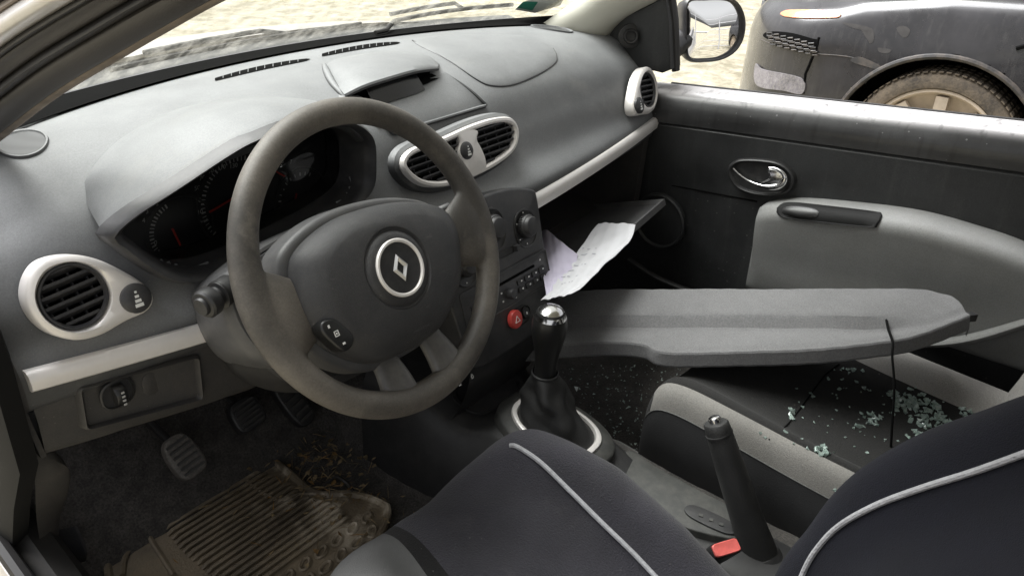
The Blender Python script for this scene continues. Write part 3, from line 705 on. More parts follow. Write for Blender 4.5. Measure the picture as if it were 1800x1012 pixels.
for px in (266, 302):
    c = atp(px, 672 - (px - 266) * .33, lc, (0, -1, 0))
    MB().rings([ellipse(c + nn * h, V(.0125 * q, 0, 0), V(0, 0, .016 * q), 26, 2.6) for q, h in ((1, 0), (1, .0022), (.88, .003))]).build('switch_blank', M['dash2'], sw)

# --- centre control panel
cn = V(0, -.956, .29).normalized(); cu_ = V(0, .29, .956).normalized(); CP = V(.13, .137, -.094)
def cuv(u, v, h=0): return V(u, CP.y, CP.z) + cu_ * v + cn * h
def cpx(px, py, h=0): 
    p = atp(px, py, CP, cn); return p + cn * h
ol = spline([cuv(*p) for p in [(-.128, .0), (-.06, .022), (.0, .0285), (.07, .022), (.124, .005), (.133, -.006), (.130, -.06), (.121, -.15), (.114, -.215), (.100, -.238), (.04, -.243), (-.04, -.243), (-.10, -.238), (-.118, -.215), (-.126, -.15), (-.136, -.05), (-.136, -.01)]], 100, closed=True)
cpn = MB().plate(ol, cn, .006, .005, depth=.07).build('control_panel', M['stack'], dash)
H = .006
def dial(uv, r, name='climate_knob'):
    o = cuv(*uv, H)
    oval = lambda q, h: ellipse(o + cn * h - cu_ * .004, V(r * 1.42 * q, 0, 0), cu_ * (r * 1.62 * q), 40, 2.2)
    k = MB().rings([oval(1.06, -.002), oval(1.04, .0022), oval(.98, .0028), oval(.93, .0012), oval(.90, .0006)], fill=True).build(name, [M['black']], cpn)
    MB().lathe([(r, .0), (r * .98, .010), (r * .90, .0125), (r * .86, .0125), (r * .82, .0165), (r * .72, .019), (.3 * r, .0205)], o, cn, 36).build('knob_cap', M['stack'], k)
    g = MB()
    for a in range(0, 360, 12):
        d = V(math.cos(math.radians(a)), 0, 0) + cu_ * math.sin(math.radians(a)); tn = cn.cross(d); g.box(o + d * r * .985 + cn * .005, d * .0012, tn * .0008, cn * .004)
    g.build('knob_ribs', M['black'], k, smooth=0)
    m = MB()
    for a, q in ((-100, 1.38), (215, 1.3), (150, 1.25), (90, 1.32), (30, 1.25), (-35, 1.3)):
        d = V(math.cos(math.radians(a)), 0, 0) + cu_ * math.sin(math.radians(a)); m.box(o + d * r * q - cu_ * .003 + cn * .0022, V(.0011, 0, 0), cu_ * .0011, cn * .0003)
    absorb(k, m.build('knob_scale', M['white'], k, smooth=0))
dial((.083, -.050), .0205); dial((-.001, -.027), .0225); dial((-.082, -.062), .0205)
so = cuv(.028, -.078, H)
s_ = MB().rings([ellipse(so + cn * h, V(.034 * q, 0, 0), cu_ * .0065 * q, 36, 3) for q, h in ((1, -.001), (1, .001), (.93, .0015), (.9, .0005))]).build('air_slider', M['black'], cpn)
MB().box(so + V(.018, 0, 0) + cn * .005, V(.005, 0, 0), cu_ * .0048, cn * .005).build('slider_tab', M['stack'], s_, smooth=0)
# radio
rl = []
for (u, v) in ((-.104, -.165), (.119, -.165), (.122, -.109), (-.104, -.109)): rl.append((u, v))
def rr(u0, u1, v0, v1, r, h, n=6):
    out = []
    for cx, cy, a0 in ((u1 - r, v1 - r, 0), (u0 + r, v1 - r, 90), (u0 + r, v0 + r, 180), (u1 - r, v0 + r, 270)):
        for k in range(n):
            a = math.radians(a0 + 90 * k / (n - 1)); out.append(cuv(cx + r * math.cos(a), cy + r * math.sin(a), h))
    return out
U0, U1, V0, V1 = -.106, .122, -.168, -.108
rad = MB().rings([rr(U0 - .003, U1 + .003, V0 - .003, V1 + .003, .006, H - .001), rr(U0 - .003, U1 + .003, V0 - .003, V1 + .003, .006, H + .002), rr(U0 - .001, U1 + .001, V0 - .001, V1 + .001, .005, H + .0025), rr(U0, U1, V0, V1, .004, H + .0005), rr(U0 + .002, U1 - .002, V0 + .002, V1 - .002, .004, H + .001)]).build('radio', M['stack'], cpn)
MB().plate(rr(-.07, .086, -.127, -.122, .002, H + .0012), cn, .0006, .0002).build('disc_slot', M['void'], rad)
b = MB(); mk = MB()
for i in range(4):
    for j in range(2):
        u, v = .040 + .021 * i, -.138 - .014 * j
        MB().plate(rr(u - .0085, u + .0085, v - .005, v + .005, .002, H + .001), cn, .0025, .001).build('radio_button', M['black'], rad)
        mk.box(cuv(u + .002, v + .001, H + .0037), V(.0017, 0, 0), cu_ * .0013, cn * .0002)
        u2 = -.082 + .021 * i
        if i < 3:
            MB().plate(rr(u2 - .0085, u2 + .0085, v - .005, v + .005, .002, H + .001), cn, .0025, .001).build('radio_button', M['black'], rad)
            mk.box(cuv(u2, v, H + .0037), V(.0016, 0, 0), cu_ * .0012, cn * .0002)
for u, v in ((.104, -.120), (-.012, -.155), (-.012, -.140), (.022, -.160)): mk.box(cuv(u, v, H + .0014), V(.0018, 0, 0), cu_ * .0014, cn * .0002)
absorb(rad, mk.build('radio_print', M['white'], rad, smooth=0))
MB().lathe([(.0095, 0), (.0092, .010), (.008, .012), (.004, .0125)], cuv(.008, -.148, H), cn, 28).build('volume_knob', M['stack'], rad)
# hazard and door lock buttons
hz = cpx(908, 556, H)
hb = MB().rings([ellipse(hz + cn * h, V(.031 * q, 0, 0), cu_ * .017 * q, 40, 2.8) for q, h in ((1, -.001), (.99, .0028), (.93, .0032), (.88, .001))]).build('button_bezel', M['black'], cpn)
h1 = cpx(897, 560, H + .002)
h_ = MB().rings([ellipse(h1 + cn * h, V(.0155 * q, 0, 0), cu_ * .0165 * q, 36, 2.1) for q, h in ((1, -.001), (1, .005), (.92, .0075), (.75, .0082))]).build('hazard_button', M['red'], hb)
tri = MB()
for a in (90, 210, 330):
    p0 = V(math.cos(math.radians(a)), 0, 0) + cu_ * math.sin(math.radians(a)); p1 = V(math.cos(math.radians(a + 120)), 0, 0) + cu_ * math.sin(math.radians(a + 120))
    c = h1 + cn * .0086 - cu_ * .001; tri.tube([c + p0 * .0072, c + p1 * .0072], .0007, 4)
tri.build('hazard_triangle', M['white'], hb, smooth=0)
h2 = cpx(917, 549, H + .002)
MB().rings([ellipse(h2 + cn * h, V(.0085 * q, 0, 0), cu_ * .0115 * q, 30, 2.3) for q, h in ((1, -.001), (1, .0025), (.85, .0038))]).build('lock_button', M['knob'], hb)
MB().box(h2 + cn * .0042, V(.0013, 0, 0), cu_ * .0022, cn * .0003).build('lock_mark', M['white'], hb, smooth=0)
# lower fascia below the panel, with the switch strip half hidden by the wheel
rows = [[cuv(u, -.236, -.002), cuv(u, -.25, -.006), cuv(u, -.29, -.03), cuv(u, -.34, -.075), cuv(u, -.40, -.16)] for u in np.linspace(-.115, .105, 12)]
fa = MB().grid([spline(r, 16) for r in rows]).build('lower_fascia', M['black'], dash)
for q, t in (((808, 673), '2'), ((830, 660), '4')):
    p = atp(*q, cuv(0, -.25, -.003), cn); t2 = MB(); ww = .0024
    t2.tube([p + V(-ww, 0, 0) - cu_ * .002, p + cu_ * .003, p + V(ww, 0, 0) - cu_ * .002], .0008, 4); t2.box(p - cu_ * .004, V(ww, 0, 0), cu_ * .0007, cn * .0005)
    t2.build('switch_symbol', M['white'], fa, smooth=0)

# --- glovebox: open bin and its dropped lid
gb = MB()
def box_open(x0, x1, z0, z1, yf, yb):
    return [[V(x0, yf, z0), V(x1, yf, z0), V(x1, yf, z1), V(x0, yf, z1)], [V(x0, yb, z0), V(x1, yb, z0), V(x1, yb, z1), V(x0, yb, z1)]]
gb.grid([[V(.14, .17, -.140), V(.665, .20, -.125), V(.665, .21, -.335), V(.14, .175, -.335)], [V(.15, .172, -.150), V(.64, .20, -.138), V(.64, .21, -.325), V(.15, .177, -.325)], [V(.16, .40, -.155), V(.62, .40, -.15), V(.62, .40, -.30), V(.16, .40, -.30)]], cu=True)
gb.add([V(.16, .40, -.155), V(.62, .40, -.15), V(.62, .40, -.30), V(.16, .40, -.30)], [[0, 1, 2, 3]])
g = gb.build('glovebox', M['dash2'], dash, smooth=20)
lidA, lidB = at(980, 522, Y=.06), at(1170, 357, Y=.10)      # rear edge of the open lid
hA, hB = V(.15, .275, -.325), V(.625, .305, -.325)
def lidp(u, v, h): 
    p = (hA.lerp(hB, u)).lerp(lidA.lerp(lidB, u), v); return p + V(0, .35, .93) * h
L = []
for h, q in ((-.004, 0), (.010, 0), (.012, .02), (.0035, .04)):
    L.append([lidp(q, q * .5, h), lidp(.5, q * .5, h), lidp(1 - q, q * .5, h), lidp(1 - q, .5, h), lidp(1 - q, 1 - q * .6, h), lidp(.5, 1 - q * .6, h), lidp(q, 1 - q * .6, h), lidp(q, .5, h)])
MB().rings(L, fill0=True).build('glovebox_lid', M['lidgrey'], g, smooth=25)
# cap closing the end of the dash on the driver's side
capc = [p for p in DROWS[0]]
cs = MB(); cl = [p for p in capc[12:]] + [V(-.700, .215, -.205), V(-.70, .40, -.20), V(-.70, .60, -.05)]
cs.rings([cl, [p + V(-.006, 0, 0) for p in cl]]); cs.build('end_cap', M['dash2'], dash)
cs = MB(); cl = [V(-p.x, p.y, p.z) for p in cl]; cs.rings([cl, [p + V(.004, 0, 0) for p in cl]]); cs.build('end_cap', M['dash2'], dash)
# ================================================================== STEERING WHEEL
TL = math.radians(27.17); W = V(-.36, 0, 0)
wu = V(0, math.sin(TL), math.cos(TL)); wn = V(0, -math.cos(TL), math.sin(TL)); wr = V(1, 0, 0)
def wp(r, u, h=0): return W + wr * r + wu * u + wn * h
wheel = thing('steering_wheel', 'worn grey three spoke steering wheel with a diamond emblem on its hub', 'steering wheel', wp(0, 0, -.05))
RM = .1765
rows = []
NR = 160
def rimsec(a):
    # section half sizes (radial, axial) and inward shift at angle a: thumb grips fatten the rim near 10, 2 o'clock and by the spokes
    g = sum(math.exp(-((math.degrees(a) - c + 180) % 360 - 180) ** 2 / (2 * w * w)) * k for c, w, k in ((183, 14, 1.0), (-3, 14, 1.0), (270, 22, .35)))
    return .0162 + .004 * g, .0152 + .0005 * g, -.0015 * g
for k in range(NR):
    a = 2 * math.pi * k / NR; ra, ax, sh = rimsec(a); d = wr * math.cos(a) + wu * math.sin(a); c = W + d * (RM + sh)
    rows.append([c + d * ra * math.cos(b) + wn * ax * math.sin(b) for b in [2 * math.pi * j / 20 for j in range(20)]])
RIMB = MB().grid(rows, cu=True, cv=True)
def spoke_loft(secs, name, m, p=2.6, into=None):
    rows = [(V(*c), V(*dv), th) for c, dv, th in secs]
    C = spline([wp(c.x, c.y, c.z) for c, _, _ in rows], 24); D = spline([wr * d.x + wu * d.y for _, d, _ in rows], 24)
    T = np.interp(np.linspace(0, 1, 24), np.linspace(0, 1, len(rows)), [t for _, _, t in rows])
    G = [ellipse(c, d, wn * float(t), 28, p) for c, d, t in zip(C, D, T)]
    if into is not None: return into.grid(G, cu=True, cap=True)
    return MB().grid(G, cu=True, cap=True).build(name, m, wheel)
for s in (-1, 1):
    spoke_loft([((s * .178, -.014, .000), (0, .040), .008), ((s * .170, -.015, .001), (0, .052), .012), ((s * .158, -.016, .002), (0, .047), .0135), ((s * .146, -.017, .001), (0, .036), .013), ((s * .130, -.019, -.003), (0, .031), .012), ((s * .108, -.022, -.010), (0, .036), .010), ((s * .08, -.022, -.016), (0, .045), .010)], 'spoke', M['rim'], 2.2, into=RIMB)
rimo = RIMB.build('rim', M['rim'], wheel, smooth=180)
md = rimo.modifiers.new('weld', 'REMESH'); md.mode = 'VOXEL'; md.voxel_size = .0021; md.use_smooth_shade = True
md = rimo.modifiers.new('soften', 'SMOOTH'); md.factor = .5; md.iterations = 9
# lower double spoke with its slot
for u0, u1 in (((-.040, -.095), (-.046, -.176)), ((.034, -.095), (.040, -.176))):
    spoke_loft([((u0[0], u0[1], -.020), (.018, 0), .008), ((u0[0] * .8 + u1[0] * .2, -.118, -.014), (.0165, 0), .009), (((u0[0] + u1[0]) / 2, -.142, -.006), (.0165, 0), .010), ((u1[0], u1[1], 0), (.028, 0), .010)], 'lower_spoke', M['spoke'], 3)
# hub backing and airbag cover
hubo = [(-.128, .018), (-.105, .045), (-.04, .062), (.045, .055), (.108, .030), (.124, .0), (.116, -.035), (.094, -.075), (.036, -.113), (-.045, -.116), (-.086, -.102), (-.124, -.062), (-.136, -.02)]
bk = spline([wp(r * 1.03 - .002, u * 1.05 + (.006 if u > 0 else -.001), -.028) for r, u in hubo], 80, closed=True)
MB().plate(bk, wn, .022, .010, depth=.02).build('hub_backing', M['shroud'], wheel)
hl = spline([wp(r * .985, u * .985, -.008) for r, u in hubo], 110, closed=True)
hc = wp(-.009, -.017, 0)
def hubl(q, h): return [wp(-.009, -.017, 0) + (p - wn * (p - W).dot(wn) - wp(-.009, -.017, 0)) * q + wn * h for p in [x for x in hl]]
prof = [(1.0, -.010), (1.0, .003), (.992, .008), (.975, .0125), (.94, .0175), (.89, .0225), (.84, .0265), (.78, .0298), (.74, .0316)]
L = [hubl(q, h) for q, h in prof]
# centre changes to the round emblem seat
def circ(r, h): return None
def emb(r, h):
    return [hc + (lambda d: d.normalized() * r)((p - hc) - wn * (p - hc).dot(wn)) + wn * h for p in hl]
L += [emb(.0520, .0345), emb(.0490, .0345), emb(.0475, .0325), emb(.0455, .0320), emb(.0435, .0335), emb(.0400, .0365), emb(.036, .0370)]
ab = MB().rings(L, fill=True).build('airbag_cover', M['hub'], wheel)
er = MB().rings([emb(.0345, .0365), emb(.0345, .0390), emb(.0335, .0402), emb(.0312, .0402), emb(.0300, .0390), emb(.0300, .0375)], fill=False)
er.build('emblem_ring', M['silver'], ab)
MB().rings([emb(.0302, .0374), emb(.02, .0376)], fill=True).build('emblem_disc', M['black'], ab)
# diamond emblem: two interlocking angled bands
dm = MB()
def dpt(r, u, h): return hc + wr * r + wu * u + wn * h
oR, oU, iR, iU, w = .0118, .0170, .0048, .0078, .0
O = [(0, oU), (oR, 0), (0, -oU), (-oR, 0)]; I = [(0, iU), (iR, 0), (0, -iU), (-iR, 0)]
for k in range(4):
    a, b = O[k], O[(k + 1) % 4]; c, d = I[(k + 1) % 4], I[k]
    mid = lambda p, q: ((p[0] + q[0]) / 2, (p[1] + q[1]) / 2)
    m1, m2 = mid(a, d), mid(b, c)
    vs = [dpt(*a, .038), dpt(*b, .038), dpt(*m2, .0408), dpt(*m1, .0408), dpt(*c, .038), dpt(*d, .038)]
    dm.add(vs, [[0, 1, 2, 3], [3, 2, 4, 5]])
dm.build('diamond_emblem', M['emblem'], ab, smooth=0)
# cruise switch on the lower left of the hub
cs_ = [(562, 566), (585, 562), (612, 585), (616, 605), (600, 618), (575, 600), (560, 582)]
pl = spline([atp(x, y, wp(0, 0, .0215), wn) for x, y in cs_], 40, closed=True)
cz = MB().plate(pl, wn, .007, .003, depth=.012).build('cruise_switch', M['knob'], wheel)
cc_ = sum(pl, Vector()) / 40 + wn * .0076; mk = MB()
a_, b_ = atp(578, 574, cc_, wn), atp(605, 603, cc_, wn)
mk.box(a_, wr * .0012, wu * .0018, wn * .0002); mk.box(b_, wr * .0018, wu * .0012, wn * .0002)
c_ = atp(592, 586, cc_, wn)
for dx, dy in ((1, 0), (-1, 0)): mk.box(c_ + wr * .0025 * dx, wr * .0005, wu * .0030, wn * .0002)
for dy in (1, -1): mk.box(c_ + wu * .0028 * dy, wr * .0030, wu * .0005, wn * .0002)
mk.box(c_, wr * .001, wu * .001, wn * .0002)
mk.build('switch_marks', M['white'], cz, smooth=0)
# small embossed marks on the cover
em = MB()
p_ = atp(741, 575, wp(0, 0, .0300), wn); textmesh(em, 'AIRBAG', p_, wr, wu, .0075, lift=.0003)
p_ = atp(594, 508, wp(0, 0, .0275), wn); em.box(p_, wr * .006, wu * .0011, wn * .0012); em.box(p_ - wr * .004 - wu * .003, wr * .0011, wu * .0035, wn * .0012)
absorb(ab, em.build('airbag_lettering', M['shroud'], ab, smooth=0))

# ================================================================== STEERING COLUMN
colm = thing('steering_column', 'dark grey steering column shroud with stalks behind the steering wheel', 'steering column', wp(0, 0, -.15))
prof = [(-.168, .028), (-.163, .043), (-.11, .060), (-.03, .066), (.05, .064), (.120, .053), (.140, .028), (.132, -.04), (.08, -.085), (-.03, -.100), (-.11, -.090), (-.158, -.060), (-.173, -.012)]
def colo(q, h, du=0, q2=None): return spline([wp(-.015 + (r + .015) * q, u * (q2 or q) + du, h) for r, u in prof], 72, closed=True)
MB().rings([colo(.86, -.200, -.01), colo(.95, -.16, -.004), colo(1.0, -.11), colo(1.0, -.085), colo(.985, -.074), colo(.95, -.068), colo(.90, -.067), colo(.885, -.070), colo(.87, -.066), colo(.5, -.060)], fill=True).build('column_shroud', M['shroud'], colm)
# lower cover
lowp = [(-.150, -.05), (-.06, -.09), (.06, -.08), (.12, -.03), (.11, -.09), (.04, -.135), (-.06, -.14), (-.13, -.105)]
MB().rings([spline([wp(r * .8, u, -.24) for r, u in lowp], 50, closed=True), spline([wp(r, u, -.15) for r, u in lowp], 50, closed=True), spline([wp(r * .95, u * .97, -.10) for r, u in lowp], 50, closed=True), spline([wp(r * .85, u * .9, -.09) for r, u in lowp], 50, closed=True)], fill=True).build('column_lower_cover', M['black'], colm)
# left stalk
a_ = at(352, 541, X=-.560); b_ = a_ + V(.135, .030, .010); d_ = (b_ - a_).normalized()
stk = MB().lathe([(.0095, 0), (.0105, .002), (.0105, .004), (.0145, .0045), (.0165, .007), (.0165, .017), (.0150, .020), (.0118, .021), (.0118, .026), (.0162, .027), (.0162, .046), (.0145, .049), (.0085, .052), (.0075, .12)], a_, d_, 28, cap0=True).build('light_stalk', M['black'], colm)
MB().tube([a_ + d_ * .029, a_ + d_ * .031], .0166, 24).build('stalk_ring', M['knob'], stk)
a2 = at(790, 366, X=-.172)
MB().lathe([(.006, 0), (.0085, .001), (.0085, .018), (.006, .022), (.006, .08)], a2, (-1, .15, -.1), 20, cap0=True).build('wiper_stalk', M['black'], colm)

# ================================================================== CAR SHELL
car = thing('car_body', 'silver hatchback body around the cabin, seen through the open driver door', 'car', (0, 0, GZ))
FZ = -.62
def slab(name, pts, m, nrm, h, bev=.004): return MB().plate(pts, nrm, h, bev, depth=.01).build(name, m, car)
# floor pan with carpet: driver well, tunnel side and passenger well
X0, X1 = -.69, .70
fl = []
for y in np.linspace(.62, -1.6, 60):
    zf = FZ + max(0, (y - .40)) * 1.35
    r = []
    for x in np.linspace(X0, X1, 57):
        tz = .10 * max(0, min(1, (.17 - abs(x)) / .05)) if abs(x) < .17 else 0
        r.append(V(x, y + .0, zf + tz + .004 * math.sin(x * 60) * math.sin(y * 47)))
    fl.append(r)
MB().grid(fl).build('floor_carpet', M['carpet'], car)
MB().grid([[V(X0, .62, -.33), V(X1, .62, -.33)], [V(X0, .66, -.1), V(X1, .66, -.1)], [V(X0, .72, .05), V(X1, .72, .05)]]).build('bulkhead', M['void'], car)
# driver side: sill and kick panel
sil = []
for y in np.linspace(.62, -1.3, 30):
    k = max(0, y - .15)
    sil.append([V(-.665, y, FZ + .02), V(-.672, y, FZ + .10 + k * .3), V(-.69, y, FZ + .135 + k * .4), V(-.715, y, FZ + .14 + k * .42), V(-.735, y, FZ + .12 + k * .42)])
MB().grid(sil).build('sill_trim', M['dash3'], car)
so = []
for y in np.linspace(.75, -1.3, 30):
    k = max(0, y - .15)
    so.append([V(-.735, y, FZ + .128 + k * .42), V(-.755, y, FZ + .118 + k * .42), V(-.765, y, FZ + .09 + k * .4), V(-.79, y, FZ + .08 + k * .35), V(-.80, y, FZ), V(-.78, y, FZ - .12)])
MB().grid(so).build('sill_panel', M['bodysilver'], car)
sl2 = [V(-.745, y, FZ + .135 + max(0, y - .15) * .42) for y in np.linspace(.7, -1.3, 30)]
MB().tube(sl2, .011, 8).build('sill_seal', M['rubber'], car)
# front door frame upright below the dash end
up = []
for z, y in ((-.62, .50), (-.45, .41), (-.30, .315), (-.20, .240), (-.06, .222), (.04, .235), (.09, .265), (.12, .30)):
    up.append([V(-.7065, y + .25, z), V(-.7065, y, z), V(-.710, y - .03, z), V(-.722, y - .045, z), V(-.738, y - .035, z), V(-.742, y + .02, z), V(-.742, y + .25, z)])
MB().grid([spline(r, 24) for r in up]).build('front_pillar_trim', M['sealblack'], car)
up2 = [[p + V(-.035, .02, 0) for p in (r[3:])] for r in up]
MB().grid([[V(-.742, y_, z_) for y_ in (p - .03, p + .02, p + .3)] for z_, p in ((-.6, .52), (-.45, .44), (-.3, .34), (-.2, .27), (-.06, .25), (.04, .26), (.12, .32))]).build('door_frame_face', M['sealblack'], car)
kl = spline([at(40, 760, X=-.706), at(58, 815, X=-.706), at(62, 865, X=-.706), at(66, 925, X=-.706), at(84, 1020, X=-.706), at(110, 1100, X=-.706)], 24)
kr = spline([at(95, 815, X=-.672), at(122, 828, X=-.664), at(119, 868, X=-.664), at(100, 920, X=-.668), at(104, 965, X=-.664), at(150, 1050, X=-.66)], 24)
MB().grid([[a_.lerp(b_, float(q)) + V(.010, -.006, .002) * (4 * q * (1 - q)) for q in np.linspace(0, 1, 9)] + [b_ + V(.003, .006, 0), b_ + V(.004, .06, -.01)] for a_, b_ in zip(kl, kr)]).build('kick_panel', M['dash2'], car)
lv = [at(x, y, X=-.655) for x, y in ((112, 930), (122, 926), (134, 955), (142, 975), (140, 988), (126, 990), (118, 962))]
MB().plate(lv, V(.8, -.6, .1), .010, .004, depth=.02).build('bonnet_release', M['stack'], car)
# A pillar on the driver's side: bands swept along the pillar line
PLN = spline([(-70, 300, 0), (0, 248, 0), (100, 172, 0), (200, 111, 0), (300, 53, 0), (405, -4, 0), (560, -72, 0), (780, -150, 0)], 40)
def band(name, m, prof):
    # profile across the pillar: (distance from the glass edge, lateral position)
    rows = []
    for i, p in enumerate(PLN):
        t = (PLN[min(i + 1, 39)] - PLN[max(i - 1, 0)]).normalized(); nx_, ny_ = t.y, -t.x
        if ny_ > 0: nx_, ny_ = -nx_, -ny_
        rows.append(spline([at(p.x + nx_ * d, p.y + ny_ * d, X=x) for d, x in prof], 4 * len(prof)))
    return MB().grid(rows).build(name, m, car)
band('pillar_edge_trim', M['tan'], [(-1, -.590), (2, -.600), (10, -.606), (13, -.606)])
band('pillar_trim', M['pillar'], [(11, -.606), (16, -.612), (34, -.622), (52, -.626), (62, -.622)])
band('pillar_seal', M['rubber'], [(58, -.622), (62, -.629), (70, -.633), (78, -.630), (84, -.624)])
band('door_aperture_flange', M['pillar'], [(80, -.625), (86, -.634), (100, -.638), (112, -.642), (118, -.640)])
band('flange_seal', M['rubber'], [(114, -.640), (118, -.645), (124, -.646), (131, -.643)])
band('outer_pillar', M['bodysilver'], [(129, -.643), (134, -.650), (150, -.656), (166, -.657), (176, -.650), (180, -.646)])
band('gutter_edge', M['tan'], [(178, -.646), (184, -.650), (192, -.648), (196, -.644)])
band('roof_gutter_seal', M['rubber'], [(193, -.644), (202, -.652), (225, -.650), (255, -.640), (300, -.60)])
# passenger A pillar trim (cream), from the dash corner to the roof
e0 = [at(930, 58, X=.585), at(962, 36, X=.600), at(990, 16, X=.612), at(1015, 0, X=.622), at(1090, -48, X=.625), at(1290, -190, X=.60)]
e1 = [at(1040, 92, X=.700), at(1063, 76, X=.690), at(1082, 50, X=.688), at(1108, 28, X=.688), at(1172, -6, X=.688), at(1400, -125, X=.66)]
e0, e1 = spline(e0, 30), spline(e1, 30)
MB().grid([[a.lerp(b, float(q)) + V(-.035, -.03, .012) * (4 * q * (1 - q)) ** .8 for q in np.linspace(0, 1, 12)] for a, b in zip(e0, e1)]).build('pillar_trim', M['cream'], car, label='cream pillar trim on the passenger side')
# windscreen
wsr = []
for q in np.linspace(0, 1, 16):
    r = []
    for x in np.linspace(-.66, .66, 33):
        yb, zb = .66 - .33 * x * x, .098
        yt, zt = -.06 - .18 * x * x, .560 - .06 * x * x
        r.append(V(x * (1 - .10 * q), yb + (yt - yb) * q, zb + (zt - zb) * q + .02 * math.sin(math.pi * q)))
    wsr.append(r)
ws = MB().grid(wsr).build('windscreen', M['windscreen'], car)
WB = BVHTree.FromPolygons([p for r in wsr for p in r], [[i * 33 + j, i * 33 + j + 1, (i + 1) * 33 + j + 1, (i + 1) * 33 + j] for i in range(15) for j in range(32)])
def onws(px, py, off=0):
    h, n, _, _ = WB.ray_cast(CAM_POS, ray(px, py))
    if h is None: return at(px, py, Z=.11)
    if n.dot(ray(px, py)) > 0: n = -n
    return h + n * off
fr_ = [[wsr[0][j].lerp(wsr[1][j], float(q)) + V(0, -.002, -.003) for j in range(33)] for q in (-.6, -.3, 0, .10)]
MB().grid(fr_).build('windscreen_frit', M['void'], ws)
st = [onws(*p, .002) for p in ((905, 16), (918, 3), (950, -8), (992, -6), (985, 10), (940, 22))]
MB().add(st, [list(range(6))]).build('windscreen_sticker', mat('sticker_white', (.6, .63, .6), .5), ws, smooth=0, label='white and green sticker low in the windscreen corner')
st = [onws(*p, .003) for p in ((908, 12), (920, 1), (945, 2), (935, 17))]
MB().add(st, [[0, 1, 2, 3]]).build('sticker_print', mat('sticker_green', (.05, .28, .20), .5), ws, smooth=0)
# scuttle, bonnet
sct = [[V(x, .66 - .33 * x * x, .085), V(x, .74 - .33 * x * x, .05), V(x, .84 - .33 * x * x, .075)] for x in np.linspace(-.72, .72, 30)]
MB().grid(sct).build('scuttle_panel', M['seatgrey'], car)
bon = [[V(x, .83 - .33 * x * x + t * (.75 - .15 * x * x), .085 - .05 * t - .16 * t * t - .05 * (x / .7) ** 4) for x in np.linspace(-.74, .74, 30)] for t in np.linspace(0, 1, 14)]
MB().grid(bon).build('bonnet', M['bodysilver'], car)
for s in (-1, 1):
    fn = [[V(s * (.74 + .05 * q), .73 + t * .62, (.035 - .05 * t - .16 * t * t) - .5 * q * q - .05 * q) for q in np.linspace(0, 1, 8)] for t in np.linspace(-.10, 1, 14)]
    MB().grid(fn).build('front_wing', M['bodysilver'], car)
MB().grid([[V(x, 1.56 - .48 * x * x * .9, z) for x in np.linspace(-.76, .76, 20)] for z in (-.13, -.3, -.5, -.66)]).build('front_bumper', M['bodysilver'], car)
# roof, rear and far side shell
rf = []
for y in np.linspace(-.06, -2.0, 24):
    r = []
    for x in np.linspace(-.60, .60, 25):
        yy_ = y - .18 * x * x * max(0, 1 - (-.06 - y) / 1.0); r.append(V(x, yy_, .565 + .045 * math.sin(min(1, (-.06 - y) / 1.0) * math.pi / 2) - .10 * x * x - .05 * max(0, -y - 1.2) ** 2))
    rf.append(r)
roof = MB().grid(rf); roof.grid([[p + V(0, 0, .03) for p in r] for r in rf], mi=1)
roof.build('roof', [M['cream'], M['bodysilver']], car)
# rails, B pillars, rear quarters
for s in (-1, 1):
    MB().tube([V(s * .60, y, .555 - .02 * (y + .7) ** 2) for y in np.linspace(-.25, -2.0, 20)], .035, 10).build('roof_rail', M['bodysilver'], car)
    MB().grid([[V(s * .66, y, .08) for y in (-1.02, -1.14)], [V(s * .71, y, -.3) for y in (-1.0, -1.14)], [V(s * .71, y, -.6) for y in (-1.0, -1.14)]] [::-1] + [[V(s * .60, y, .55) for y in (-1.1, -1.18)]]).build('door_pillar', M['pillar'], car)
    MB().grid([[V(s * .72, y, z) for z in (.06, -.25, -.55, -.75)] for y in (-1.12, -1.5, -2.05)]).build('rear_quarter', M['bodysilver'], car)
MB().grid([[V(x, -2.02, z) for z in (.05, -.3, -.75)] for x in np.linspace(-.72, .72, 6)]).build('tailgate', M['bodysilver'], car)
# rear bench inside
rb = MB(); rb.rings([ellipse(V(0, -1.45 + dy, -.33 + dz), V(.60 * q, 0, 0), V(0, .25 * q, 0), 40, 5) for q, dy, dz in ((1, 0, -.25), (1, 0, 0), (.95, 0, .03))]); rb.rings([ellipse(V(0, -1.72, 0), V(.60 * q, 0, 0), V(0, 0, .34 * q), 40, 5) for q in (1,)] + [ellipse(V(0, -1.62, 0), V(.58, 0, 0), V(0, 0, .33), 40, 5)])
rb.build('rear_bench', M['seatdark'], car)
# wipers lying at the foot of the screen
for a, b in (((205, 139), (640, 55)), ((660, 58), (905, 20))):
    P_ = [onws(a[0] + (b[0] - a[0]) * t, a[1] + (b[1] - a[1]) * t - 6 * math.sin(math.pi * t), -.016) for t in np.linspace(0, 1, 14)]
    wi = thing('windscreen_wiper', 'long black wiper blade lying along the foot of the windscreen in front of the driver' if a[0] < 300 else 'shorter black wiper blade lying along the foot of the windscreen towards the passenger side', 'wiper', P_[0], group='windscreen wipers')
    MB().tube(P_, .0045, 8).build('blade', M['rubber'], wi)
    MB().tube([p + V(0, .012, .012) for p in P_[2:9]] + [P_[10] + V(0, .05, -.01)], .0045, 8).build('arm', M['black'], wi)

